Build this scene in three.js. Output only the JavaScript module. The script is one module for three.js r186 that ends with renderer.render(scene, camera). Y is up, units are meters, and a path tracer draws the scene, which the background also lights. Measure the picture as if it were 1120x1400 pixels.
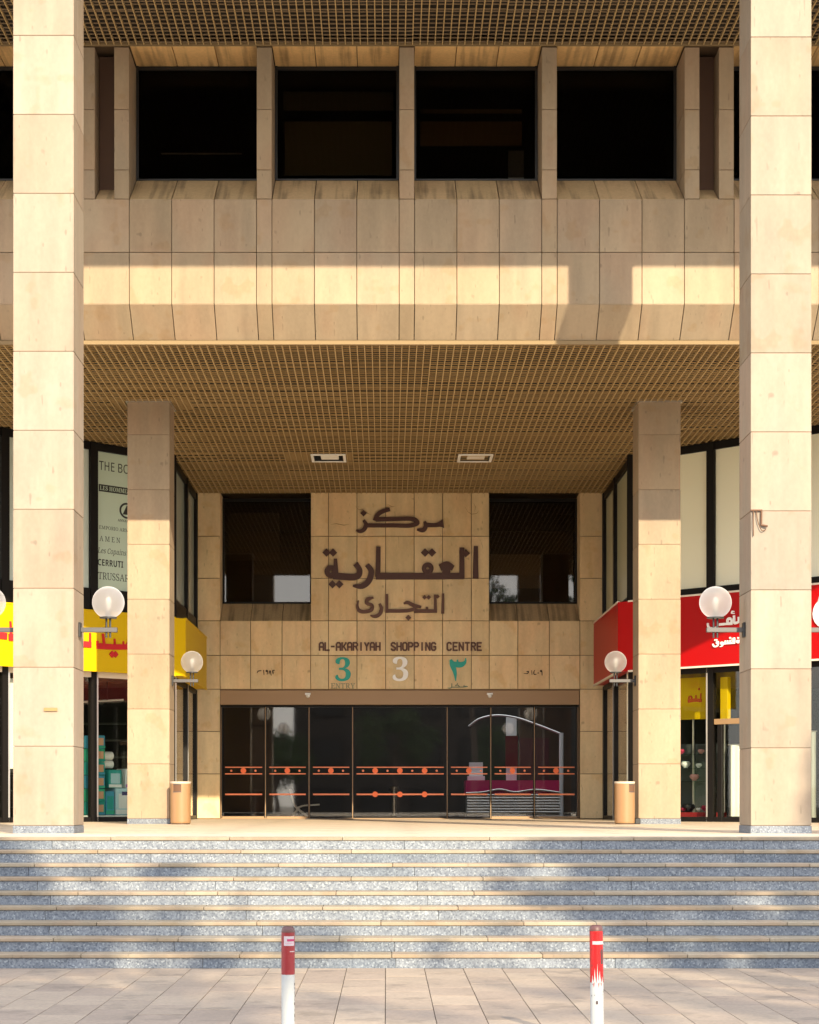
import * as THREE from 'three';
import { mergeGeometries } from 'three/addons/utils/BufferGeometryUtils.js';
import { FontLoader } from 'three/addons/loaders/FontLoader.js';
import { TextGeometry } from 'three/addons/geometries/TextGeometry.js';

// ------------------------------------------------------------------ camera, sky, sun, exposure
const scene = new THREE.Scene();
const EYE = 1.48;                                   // eye height over the pavement; the camera stands at the origin and looks along -z
const camera = new THREE.PerspectiveCamera(2 * Math.atan(700 / 2640) * 180 / Math.PI, 0.8, 0.1, 2000);
camera.position.set(-0.286, EYE, 0);
camera.lookAt(-0.286, EYE, -10);
camera.setViewOffset(1120, 1400, 31.4, -397, 1120, 1400);   // shifted lens: the verticals stay upright
const renderer = new THREE.WebGLRenderer({ antialias: true });
renderer.toneMapping = THREE.LinearToneMapping;
renderer.toneMappingExposure = 3.6;
renderer.shadowMap.enabled = true;
const SUN = new THREE.Vector3(0.307, 0.48, 1).normalize();
{
  const w = 512, h = 256, d = new Float32Array(w * h * 4), v = new THREE.Vector3();
  for (let j = 0; j < h; j++) for (let i = 0; i < w; i++) {
    const el = (j + 0.5) / h * Math.PI - Math.PI / 2, az = ((i + 0.5) / w - 0.5) * 2 * Math.PI;
    v.set(Math.cos(el) * Math.cos(az), Math.sin(el), Math.cos(el) * Math.sin(az));
    const t = Math.pow(Math.max(0, Math.sin(el)), 0.55), k = (j * w + i) * 4;
    const glow = 0.45 * Math.exp(-Math.acos(Math.min(1, v.dot(SUN))) * 2.6);
    const c = [0.88 * (1 - t) + 0.46 * t, 0.83 * (1 - t) + 0.56 * t, 0.74 * (1 - t) + 0.74 * t];
    d[k] = c[0] * 1.35 + glow; d[k + 1] = c[1] * 1.35 + glow * 0.92; d[k + 2] = c[2] * 1.35 + glow * 0.78; d[k + 3] = 1;
  }
  const sky = new THREE.DataTexture(d, w, h, THREE.RGBAFormat, THREE.FloatType);
  sky.mapping = THREE.EquirectangularReflectionMapping; sky.magFilter = THREE.LinearFilter; sky.needsUpdate = true;
  scene.background = sky; scene.environment = sky;
}
const sun = new THREE.DirectionalLight(new THREE.Color().setRGB(1, 0.87, 0.64), 2.7);
sun.position.copy(SUN).multiplyScalar(80).add(new THREE.Vector3(0, 0, -25)); sun.target.position.set(0, 0, -25);
sun.castShadow = true; sun.shadow.mapSize.set(4096, 4096);
Object.assign(sun.shadow.camera, { left: -30, right: 30, top: 30, bottom: -30, near: 1, far: 200 });
scene.add(sun, sun.target);

// ------------------------------------------------------------------ helpers
let seed = 7;
const rnd = () => { seed = (seed * 1664525 + 1013904223) >>> 0; return seed / 4294967296; };
const rr = (a, b) => a + (b - a) * rnd();
const FLOOR = -0.355;                               // plaza floor, in heights relative to the eye
const names = {};
const numbered = (n) => { const k = names[n] = (names[n] ?? -1) + 1; return k ? `${n}_${String(k).padStart(3, '0')}` : n; };
const W = (X, Y, D) => new THREE.Vector3(X, Y + EYE, -D);          // X across, Y over the eye, D metres in front of the camera
const onPlane = (px, py, D) => [(px - 528.6) * D / 2640 - 0.286, (1097 - py) * D / 2640];   // sizes read off the photograph on a wall D metres away
function tag(o, label, category, group, kind) {
  if (label) o.userData.label = label;
  if (category) o.userData.category = category;
  if (group) o.userData.group = group;
  if (kind) o.userData.kind = kind;
  return o;
}
function thing(name, label, category, pos = [0, 0, 0], group, turn = 0) {
  const o = new THREE.Group(); o.name = numbered(name); scene.add(o);
  o.position.set(pos[0], pos[1] + EYE, -pos[2]); o.rotation.y = turn;
  return tag(o, label, category, group);
}
function part(name, geo, mat, parent, kind) {
  const g = Array.isArray(geo) ? merge(geo) : geo;
  const m = new THREE.Mesh(g, mat); m.name = parent === scene ? numbered(name) : name; m.castShadow = m.receiveShadow = true;
  if (kind) m.userData.kind = kind;
  parent.add(m); return m;
}
const merge = (list) => mergeGeometries(list.map((g) => { const n = g.index ? g.toNonIndexed() : g; for (const k of Object.keys(n.attributes)) if (!['position', 'normal', 'uv'].includes(k)) n.deleteAttribute(k); return n; }));
// chamfered box, 44 triangles, flat faces, uv in metres
function chBox(w, h, d, c, x = 0, y = 0, z = 0, ou = 0, ov = 0) {
  const polys = [], P = (a, b, e) => [a, b, e], hw = w / 2, hh = h / 2, hd = d / 2;
  const vx = (sx, sy, sz) => P(sx * hw, sy * (hh - c), sz * (hd - c)), vy = (sx, sy, sz) => P(sx * (hw - c), sy * hh, sz * (hd - c)), vz = (sx, sy, sz) => P(sx * (hw - c), sy * (hh - c), sz * hd);
  for (const s of [-1, 1]) {
    polys.push([vx(s, -1, -1), vx(s, 1, -1), vx(s, 1, 1), vx(s, -1, 1)], [vy(-1, s, -1), vy(1, s, -1), vy(1, s, 1), vy(-1, s, 1)], [vz(-1, -1, s), vz(1, -1, s), vz(1, 1, s), vz(-1, 1, s)]);
    for (const t of [-1, 1]) {
      polys.push([vx(s, t, -1), vx(s, t, 1), vy(s, t, 1), vy(s, t, -1)], [vx(s, -1, t), vx(s, 1, t), vz(s, 1, t), vz(s, -1, t)], [vy(-1, s, t), vy(1, s, t), vz(1, s, t), vz(-1, s, t)]);
      for (const q of [-1, 1]) polys.push([vx(s, t, q), vy(s, t, q), vz(s, t, q)]);
    }
  }
  return polyGeo(polys, x, y, z, ou, ov);
}
function polyGeo(polys, x = 0, y = 0, z = 0, ou = 0, ov = 0, outward = true) {
  const pos = [], nor = [], a = new THREE.Vector3(), b = new THREE.Vector3(), n = new THREE.Vector3(), m = new THREE.Vector3();
  for (let p of polys) {
    n.crossVectors(a.set(p[1][0] - p[0][0], p[1][1] - p[0][1], p[1][2] - p[0][2]), b.set(p[2][0] - p[0][0], p[2][1] - p[0][1], p[2][2] - p[0][2])).normalize();
    m.set(0, 0, 0); for (const q of p) m.add(a.set(...q));
    if (outward && n.dot(m) < 0) { p = p.slice().reverse(); n.negate(); }
    for (let i = 1; i < p.length - 1; i++) for (const q of [p[0], p[i], p[i + 1]]) { pos.push(q[0] + x, q[1] + y, q[2] + z); nor.push(n.x, n.y, n.z); }
  }
  const g = new THREE.BufferGeometry();
  g.setAttribute('position', new THREE.Float32BufferAttribute(pos, 3)); g.setAttribute('normal', new THREE.Float32BufferAttribute(nor, 3));
  return uvs(g, ou, ov);
}
function uvs(g, ou = 0, ov = 0) {
  const p = g.attributes.position, n = g.attributes.normal, uv = new Float32Array(p.count * 2);
  for (let i = 0; i < p.count; i++) {
    const ax = Math.abs(n.getX(i)), ay = Math.abs(n.getY(i)), az = Math.abs(n.getZ(i));
    const x = p.getX(i), y = p.getY(i), z = p.getZ(i);
    uv[2 * i] = (ax > ay && ax > az ? z : x) + ou; uv[2 * i + 1] = (ay > ax && ay > az ? z : y) + ov;
  }
  g.setAttribute('uv', new THREE.BufferAttribute(uv, 2)); return g;
}
const bx = (w, h, d, x = 0, y = 0, z = 0, ou = 0, ov = 0) => { const g = new THREE.BoxGeometry(w, h, d).toNonIndexed(); g.translate(x, y, z); return uvs(g, ou, ov); };
// box between ranges: X, Y (over the eye), D
const span = (x0, x1, y0, y1, d0, d1) => bx(x1 - x0, y1 - y0, d1 - d0, (x0 + x1) / 2, (y0 + y1) / 2 + EYE, -(d0 + d1) / 2);
const cyl = (r0, r1, h, x = 0, y = 0, z = 0, seg = 20) => new THREE.CylinderGeometry(r1, r0, h, seg).translate(x, y + h / 2, z);
const tube = (pts, r, seg = 24, rad = 8) => new THREE.TubeGeometry(new THREE.CatmullRomCurve3(pts.map((p) => new THREE.Vector3(...p))), seg, r, rad, false);
function rod(a, b, r0, r1 = r0, seg = 8) {
  const A = new THREE.Vector3(...a), B = new THREE.Vector3(...b), d = B.clone().sub(A);
  const g = new THREE.CylinderGeometry(r1, r0, d.length(), seg); g.translate(0, d.length() / 2, 0);
  g.applyQuaternion(new THREE.Quaternion().setFromUnitVectors(new THREE.Vector3(0, 1, 0), d.normalize())); return g.translate(A.x, A.y, A.z);
}

// ------------------------------------------------------------------ textures and materials
const SZ = 512;
function lattice(n, s) { let q = s; const a = new Float32Array(n * n); for (let i = 0; i < n * n; i++) { q = (q * 1664525 + 1013904223) >>> 0; a[i] = q / 4294967296; } return a; }
function noiseField(nx, ny, s) {                    // periodic value noise on the unit square
  let q = s; const a = new Float32Array(nx * ny); for (let i = 0; i < a.length; i++) { q = (q * 1664525 + 1013904223) >>> 0; a[i] = q / 4294967296; }
  return (u, v) => {
    const x = u * nx, y = v * ny, i = Math.floor(x), j = Math.floor(y); let f = x - i, g = y - j; f = f * f * (3 - 2 * f); g = g * g * (3 - 2 * g);
    const i0 = i % nx, i1 = (i + 1) % nx, j0 = (j % ny) * nx, j1 = ((j + 1) % ny) * nx;
    return (a[j0 + i0] * (1 - f) + a[j0 + i1] * f) * (1 - g) + (a[j1 + i0] * (1 - f) + a[j1 + i1] * f) * g;
  };
}
function fbm(nx, ny, oct, s) { const f = []; for (let o = 0; o < oct; o++) f.push(noiseField(nx << o, ny << o, s + o * 77)); return (u, v) => { let t = 0, a = 0.5, n = 0; for (const q of f) { t += a * q(u, v); n += a; a *= 0.55; } return t / n; }; }
function texture(size, metres, fn, srgb = true) {
  const d = new Uint8Array(size * size * 4);
  for (let j = 0; j < size; j++) for (let i = 0; i < size; i++) { const c = fn((i + 0.5) / size, (j + 0.5) / size, i, j), k = (j * size + i) * 4; d[k] = Math.max(0, Math.min(255, c[0])); d[k + 1] = Math.max(0, Math.min(255, c[1])); d[k + 2] = Math.max(0, Math.min(255, c[2])); d[k + 3] = 255; }
  const t = new THREE.DataTexture(d, size, size); t.wrapS = t.wrapT = THREE.RepeatWrapping; t.magFilter = THREE.LinearFilter; t.minFilter = THREE.LinearMipmapLinearFilter; t.generateMipmaps = true;
  t.repeat.set(1 / metres, 1 / metres); if (srgb) t.colorSpace = THREE.SRGBColorSpace; t.needsUpdate = true; return t;
}
const mix = (a, b, t) => a + (b - a) * t, sst = (a, b, t) => { t = Math.max(0, Math.min(1, (t - a) / (b - a))); return t * t * (3 - 2 * t); };
const stoneTex = (() => {
  const lo = fbm(3, 2, 4, 11), vein = fbm(22, 3, 4, 23), fine = fbm(90, 60, 3, 31), pink = fbm(4, 2, 3, 47), pit = fbm(60, 22, 2, 91), spot = fbm(12, 12, 3, 63);
  return texture(1024, 3.1, (u, v) => {
    const p = sst(0.4, 0.68, pink(u, v)), s = sst(0.66, 0.8, spot(u, v));
    const L = 236 + 40 * (lo(u, v) - 0.5) + 30 * (vein(u, v) - 0.5) + 14 * (fine(u, v) - 0.5) - 30 * sst(0.8, 0.93, pit(u, v));
    return [L + 3 * p - 5 * s, L - 6 * p - 10 * s, L - 9 * p - 18 * s];
  });
})();
const stoneBump = (() => { const f = fbm(80, 40, 3, 31), pit = fbm(60, 22, 2, 91); return texture(SZ, 3.1, (u, v) => { const L = 170 + 60 * (f(u, v) - 0.5) - 120 * sst(0.8, 0.93, pit(u, v)); return [L, L, L]; }, false); })();
const sootTex = (() => {
  const lo = fbm(5, 3, 4, 13), drip = fbm(40, 2, 3, 29), fine = fbm(90, 90, 2, 33);
  return texture(SZ, 2.6, (u, v) => { const d = sst(0.42, 0.75, drip(u, v) * 0.6 + lo(u, v) * 0.4); const L = 232 - 62 * d + 20 * (fine(u, v) - 0.5); return [L, L * 0.98, L * 0.95]; });
})();
function chips(metres, cells, size, tones, s) {
  let q = s; const R = () => { q = (q * 1664525 + 1013904223) >>> 0; return q / 4294967296; };
  const px = new Float32Array(cells * cells), py = new Float32Array(cells * cells), tn = new Uint8Array(cells * cells);
  for (let i = 0; i < cells * cells; i++) { px[i] = R(); py[i] = R(); let r = R(), t = 0; while (t < tones.length - 1 && r > tones[t][0]) { r -= tones[t][0]; t++; } tn[i] = t; }
  const fine = fbm(80, 80, 2, s + 5), wide = fbm(5, 5, 3, s + 9);
  return texture(size, metres, (u, v) => {
    const x = u * cells, y = v * cells, ci = Math.floor(x), cj = Math.floor(y); let best = 9, bt = 0;
    for (let a = -1; a <= 1; a++) for (let b = -1; b <= 1; b++) { const k = ((cj + b + cells) % cells) * cells + (ci + a + cells) % cells; const dx = ci + a + px[k] - x, dy = cj + b + py[k] - y, dd = dx * dx + dy * dy; if (dd < best) { best = dd; bt = tn[k]; } }
    const c = tones[bt], n = 22 * (fine(u, v) - 0.5) + 30 * (wide(u, v) - 0.5); return [c[1] + n, c[2] + n, c[3] + n];
  });
}
const graniteTex = chips(1.4, 110, 1024, [[0.34, 168, 172, 178], [0.32, 188, 191, 195], [0.18, 208, 210, 210], [0.11, 138, 143, 152], [0.05, 240, 240, 236]], 5);
const paveTex = (() => { const lo = fbm(4, 4, 5, 3), f = fbm(120, 120, 2, 8), st = fbm(9, 9, 4, 81); return texture(SZ, 2.3, (u, v) => { const s = sst(0.58, 0.75, st(u, v)), L = 226 + 40 * (lo(u, v) - 0.5) + 34 * (f(u, v) - 0.5) - 26 * s; return [L, L, L]; }); })();
const roughTex = (() => { const f = fbm(6, 6, 5, 17); return texture(SZ, 2, (u, v) => { const L = 150 + 160 * (f(u, v) - 0.5); return [L, L, L]; }, false); })();

const std = (r, g, b, o = {}) => new THREE.MeshStandardMaterial({ color: new THREE.Color().setRGB(r, g, b), roughness: 0.8, ...o });
const stones = (r, g, b, n, spread) => Array.from({ length: n }, (_, i) => { const k = 1 + spread * (((i * 0.618034) % 1) * 2 - 1), w = 1 + 0.05 * (((i * 0.381) % 1) * 2 - 1); return std(r * k, g * k * (1 - (w - 1) * 0.3), b * k / w, { map: stoneTex, bumpMap: stoneBump, bumpScale: 0.0015, roughness: 0.72 }); });
const M = {
  column: stones(0.285, 0.224, 0.158, 9, 0.085), rear: stones(0.32, 0.236, 0.145, 7, 0.06),  // rear: column stone lightened to make up for the soffit's shade
  wall: stones(0.355, 0.266, 0.166, 8, 0.055), innerShadeLifted: stones(0.8, 0.6, 0.335, 8, 0.05),  // second set: same stone as wall, lightened to lift the shaded entrance
  joint: std(0.15, 0.095, 0.05), columnJoint: std(0.17, 0.115, 0.07), core: std(0.2, 0.15, 0.09),
  sill: [std(0.66, 0.5, 0.29, { map: sootTex }), std(0.72, 0.54, 0.32, { map: sootTex })], head: [std(0.85, 0.56, 0.25, { map: sootTex })],
  brownStone: std(0.12, 0.065, 0.04),
  granite: [std(0.25, 0.268, 0.295, { map: graniteTex, roughness: 0.55 }), std(0.30, 0.315, 0.335, { map: graniteTex, roughness: 0.55 }), std(0.205, 0.228, 0.26, { map: graniteTex, roughness: 0.55 })],
  tread: [std(0.275, 0.215, 0.142, { map: stoneTex, roughness: 0.65 }), std(0.25, 0.192, 0.123, { map: stoneTex, roughness: 0.65 }), std(0.295, 0.235, 0.16, { map: stoneTex, roughness: 0.65 })],
  plaza: std(0.7, 0.55, 0.39, { map: paveTex, roughness: 0.6 }),
  paving: [0, 1, 2, 3, 4].map((i) => std(0.255 + 0.012 * i, 0.187 + 0.01 * i, 0.133 + 0.006 * i, { map: paveTex, roughness: 0.85 })),
  mortar: std(0.17, 0.125, 0.09), bounceRoad: std(0.3, 0.26, 0.21, { map: paveTex }),  // unseen road surface, made pale to bounce light onto facade and soffit
  barLong: std(0.44, 0.31, 0.145, { roughness: 0.5 }), barCross: std(0.34, 0.22, 0.085, { roughness: 0.6 }), barTop: std(0.22, 0.155, 0.09, { roughness: 0.6 }), plenum: std(0.02, 0.016, 0.012),  // light caught by bar edges is in the colour: long paler, cross darker
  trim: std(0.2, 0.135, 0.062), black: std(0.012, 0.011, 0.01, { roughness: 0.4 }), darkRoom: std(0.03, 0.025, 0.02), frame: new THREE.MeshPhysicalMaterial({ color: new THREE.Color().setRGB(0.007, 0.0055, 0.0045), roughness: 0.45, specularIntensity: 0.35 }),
  bronze: std(0.3, 0.18, 0.085, { roughness: 0.5 }), silver: std(0.6, 0.57, 0.52, { roughness: 0.3, metalness: 0.85 }), steel: std(0.075, 0.068, 0.064, { roughness: 0.5, metalness: 0.4 }),
  darkMetal: std(0.03, 0.03, 0.03, { roughness: 0.45, metalness: 0.4 }), white: std(0.78, 0.77, 0.74), letter: std(0.06, 0.018, 0.01, { roughness: 0.55 }), letterSmall: std(0.1, 0.036, 0.017, { roughness: 0.55 }),
  teal: std(0.0, 0.30, 0.24, { roughness: 0.5 }), greyGreen: std(0.14, 0.19, 0.13), whiteNum: std(0.85, 0.83, 0.8), nearBlack: std(0.05, 0.028, 0.012),
  yellow: new THREE.MeshPhysicalMaterial({ color: new THREE.Color().setRGB(0.62, 0.40, 0.002), roughness: 0.45, specularIntensity: 0.3 }), red: new THREE.MeshPhysicalMaterial({ color: new THREE.Color().setRGB(0.4, 0.002, 0.003), roughness: 0.4, specularIntensity: 0.35 }), redLetter: std(0.5, 0.01, 0.012), whiteLetter: std(0.85, 0.83, 0.8), pale: std(0.7, 0.62, 0.52),
  orange: std(0.9, 0.16, 0.035, { roughness: 0.5 }), orangeLine: std(0.85, 0.24, 0.1, { roughness: 0.5 }), bin: std(0.255, 0.135, 0.055, { roughness: 0.42 }), binTop: std(0.42, 0.34, 0.26, { roughness: 0.4 }),
  bollardRed: std(0.3, 0.004, 0.005, { roughness: 0.4, roughnessMap: roughTex }), bollardWhite: std(0.29, 0.295, 0.29, { roughness: 0.45 }),
  magenta: std(0.6, 0.02, 0.13, { roughness: 0.4 }), maroon: std(0.13, 0.008, 0.022, { roughness: 0.5 }), hallFloor: std(0.05, 0.042, 0.035, { roughness: 0.15 }),
  bark: std(0.12, 0.085, 0.06), leaf: new THREE.MeshPhysicalMaterial({ color: new THREE.Color().setRGB(0.06, 0.1, 0.025), roughness: 0.7, side: THREE.DoubleSide }),
};
const glass = (r, g, b, ior = 1.5, rough = 0.02) => new THREE.MeshPhysicalMaterial({ color: new THREE.Color().setRGB(r, g, b), transmission: 1, thickness: 0, roughness: rough, ior, metalness: 0 });
M.doorGlass = glass(0.9, 0.87, 0.82, 1.52); M.upperGlass = glass(0.5, 0.47, 0.42, 1.16); M.shopGlass = glass(0.88, 0.9, 0.87, 1.3); M.globe = glass(0.95, 0.93, 0.92, 1.5, 0.68);
const pick = (a) => a[Math.floor(rnd() * a.length)];
// one stone: a box X0..X1, Y0..Y1 whose face lies at depth D, t thick, with a joint round it
function stone(parent, name, mats, x0, x1, y0, y1, D, t = 0.05, gap = 0.0085) {
  const w = x1 - x0 - gap, h = y1 - y0 - gap, g = chBox(w, h, t, 0.003, 0, 0, 0, rr(0, 9), rr(0, 9)), m = part(name, g, pick(mats), parent);
  m.position.set((x0 + x1) / 2, (y0 + y1) / 2 + EYE, -D - t / 2 + rr(-0.0012, 0.0012)); return m;
}
// a sloping stone between a front edge (yf at df) and a back edge (yb at db), x0..x1; side 1 = seen from above/front
function slopeStone(parent, name, mats, x0, x1, yf, df, yb, db, t = 0.04, gap = 0.011) {
  const L = Math.hypot(yb - yf, db - df), g = chBox(x1 - x0 - gap, t, L - 0.006, 0.003, 0, 0, 0, rr(0, 9), rr(0, 9)), m = part(name, g, pick(mats), parent);
  const a = Math.atan2(yb - yf, db - df); m.rotation.x = a; m.position.set((x0 + x1) / 2, (yf + yb) / 2 + EYE, -(df + db) / 2);
  const n = new THREE.Vector3(0, 1, 0).applyEuler(m.rotation); m.position.addScaledVector(n, (m.userData.s = 0, -t / 2)); delete m.userData.s; return m;
}

// ------------------------------------------------------------------ ground, pavement, road, plaza, stairs
tag(part('ground', uvs(new THREE.PlaneGeometry(1200, 1200).rotateX(-Math.PI / 2).translate(0, -0.14, 0)), std(0.3, 0.25, 0.18, { map: paveTex }), scene), null, null, null, 'structure');
tag(part('road', bx(160, 0.02, 14.2, 0, -0.125, -4.1), M.bounceRoad, scene), null, null, null, 'structure');
tag(part('far_pavement', bx(160, 0.13, 40, 0, -0.065, 23), M.plaza, scene), null, null, null, 'structure');
{
  const pave = tag(part('pavement', bx(60, 0.14, 5.9, 0, -0.09, -14.25), M.mortar, scene), null, null, null, 'structure');
  part('kerb', chBox(60, 0.145, 0.16, 0.02, 0, -0.07, -11.2), M.tread[0], pave);
  const sw = 0.345, sl = 0.66;
  const rest = [];
  for (let i = -26; i < 26; i++) for (let j = -1; j < 10; j++) {
    const x0 = i * sw + 0.05, d1 = 17.4 - j * sl - (i & 1 ? sl / 2 : 0), d0 = Math.max(11.3, d1 - sl); if (d1 < 11.5 || d1 - sl > 17.15) continue;
    const D = Math.min(d1, 17.2), h = Math.max(0.02, D - d0 - 0.007), x = x0 + sw / 2, zc = -(D + d0) / 2, dy = rr(-0.0015, 0.0015);
    const seen = D > 12.6 && Math.abs(x) < 0.22 * D;
    const g = chBox(sw - 0.005, 0.03, h, 0.002, 0, 0, 0, rr(0, 9), rr(0, 9));
    if (seen) part('paving_slab', g, pick(M.paving), pave).position.set(x, -0.0125 + dy, zc); else rest.push(g.translate(x, -0.0125 + dy, zc));
  }
  part('paving_slab', rest, M.paving[2], pave, 'stuff');
}
const RISE = 0.125, GO = 0.31, DT = 19.7;
tag(part('plaza_floor', [span(-16, 16, FLOOR - 0.12, FLOOR, DT + 0.3, 41.38)], M.plaza, scene), null, null, null, 'structure');
{
  const st = thing('staircase', 'wide flight of nine grey granite steps with cream stone treads before the entrance', 'stairs', [0, -EYE, 0]);
  part('base', Array.from({ length: 9 }, (_, i) => span(-16, 16, -EYE, FLOOR - i * RISE - 0.035, DT - i * GO + 0.03, i ? DT - (i - 1) * GO + 0.03 : DT + 1.2)), M.core, st);
  for (let i = 0; i < 9; i++) {
    const top = FLOOR - i * RISE, D = DT - i * GO, bot = top - RISE;
    for (let k = 0, x = -10 + rr(0, 1); x < 9.5; k++) {
      const x1 = x + rr(1.7, 2.1), g = chBox(x1 - x - 0.004, RISE - 0.035, 0.026, 0.001, 0, 0, 0, rr(0, 9), rr(0, 9));
      part('riser_slab', g, pick(M.granite), st).position.set((x + x1) / 2, bot + (RISE - 0.035) / 2 + EYE, -(D + 0.013)); x = x1;
    }
    for (let k = 0, x = -10 + rr(0, 0.8); x < 9.5; k++) {
      const x1 = x + rr(1.1, 1.5), dep = (i ? GO : 0.36) + 0.016, g = chBox(x1 - x - 0.004, 0.034, dep, 0.005, 0, 0, 0, rr(0, 9), rr(0, 9));
      part('tread_slab', g, pick(M.tread), st).position.set((x + x1) / 2, top - 0.017 + EYE + rr(-0.0008, 0.0008), -(D - 0.014 + dep / 2)); x = x1;
    }
  }
}

// ------------------------------------------------------------------ the building
const B = thing('shopping_centre_building', 'cream stone shopping centre with tall square columns and a dark grid soffit over its entrance', 'building', [0, -EYE, 0]);
const Bp = (name, geo, mat, parent = B, kind) => part(name, geo, mat, parent, kind);
const bays = (edge) => edge;
// columns
function column(X, D, y1, first, mats = M.column) {
  const w = 0.69, d = 0.72;
  const c = Bp('column', span(X - w / 2 + 0.012, X + w / 2 - 0.012, FLOOR, y1, D + 0.008, D + d - 0.008), M.columnJoint);
  for (let y = -0.266, n = first; y < y1 - 0.02; y = n, n += 0.9) {
    const top = Math.min(n, y1), g = chBox(w, top - y - 0.006, d, 0.004, 0, 0, 0, rr(0, 9), rr(0, 9));
    part('stone_block', g, pick(mats), c).position.set(X + rr(-0.001, 0.001), (y + top) / 2 + EYE, -(D + d / 2));
  }
  part('plinth', bx(w + 0.006, -0.268 - FLOOR, d + 0.006, X, (FLOOR - 0.268) / 2 + EYE, -(D + d / 2), rr(0, 9), 0), M.granite[0], c);
  return c;
}
column(-4.195, 22, 10.655, 0.638); column(4.21, 22, 10.655, 0.62);
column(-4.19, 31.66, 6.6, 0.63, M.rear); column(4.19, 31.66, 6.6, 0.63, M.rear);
column(-12.6, 22, 10.655, 0.63); column(12.6, 22, 10.655, 0.63);

// upper storey: spandrel, sloping foot, piers, windows
const DU = 27.2, DG = 27.98, Y0 = 8.5, Y1 = 7.748, Y2 = 7.016, YL = 6.615, DL = 27.65, YT = 10.66, YS = 9.01;
const PIER = [], BAY = [];
for (const c of [-4.26, 4.26]) { PIER.push([c - 0.35, c - 0.134], [c + 0.134, c + 0.35]); BAY.push([c - 0.35, c + 0.35, 1]); }
PIER.push([-0.108, 0.108], [1.9, 2.118], [-2.118, -1.9], [-6.625, -6.407], [6.407, 6.625]); PIER.sort((a, b) => a[0] - b[0]);
const JX = [-6.625];                                  // joints of the spandrel
{
  const seg = (a, b, n) => { for (let i = 1; i <= n; i++) JX.push(a + (b - a) * i / n); };
  seg(-6.625, -6.407, 1); seg(-6.407, -4.61, 3); seg(-4.61, -3.91, 1); seg(-3.91, -2.118, 3); seg(-2.118, -1.9, 1); seg(-1.9, -0.108, 3); seg(-0.108, 0.108, 1);
  seg(0.108, 1.9, 3); seg(1.9, 2.118, 1); seg(2.118, 3.91, 3); seg(3.91, 4.61, 1); seg(4.61, 6.407, 3); seg(6.407, 6.625, 1);
}
{
  const wall = Bp('upper_wall', [span(-14, 14, Y2 + 0.01, Y0 - 0.06, DU + 0.055, DU + 0.9), span(-14, 14, 6.63, Y2 + 0.009, DL + 0.06, DU + 0.9)], M.joint);
  for (let i = 0; i < JX.length - 1; i++) {
    stone(wall, 'stone_tile', M.wall, JX[i], JX[i + 1], Y1, Y0, DU); stone(wall, 'stone_tile', M.wall, JX[i], JX[i + 1], Y2, Y1, DU);
    const m = slopeStone(wall, 'stone_tile', M.wall, JX[i], JX[i + 1], Y2, DU, YL, DL); m.position.y += 0.0; // sloping foot
    const n = new THREE.Vector3(0, 1, 0).applyEuler(m.rotation); m.position.addScaledVector(n, 0.04);
  }
  part('wall_wing', [span(-14, -6.63, 6.62, Y0, DU, DU + 0.5), span(6.63, 14, 6.62, Y0, DU, DU + 0.5)], M.wall[0], wall);
  part('drip_edge', span(-14, 14, 6.555, 6.612, DL - 0.012, DL + 0.05), M.trim, wall);
}
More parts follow.
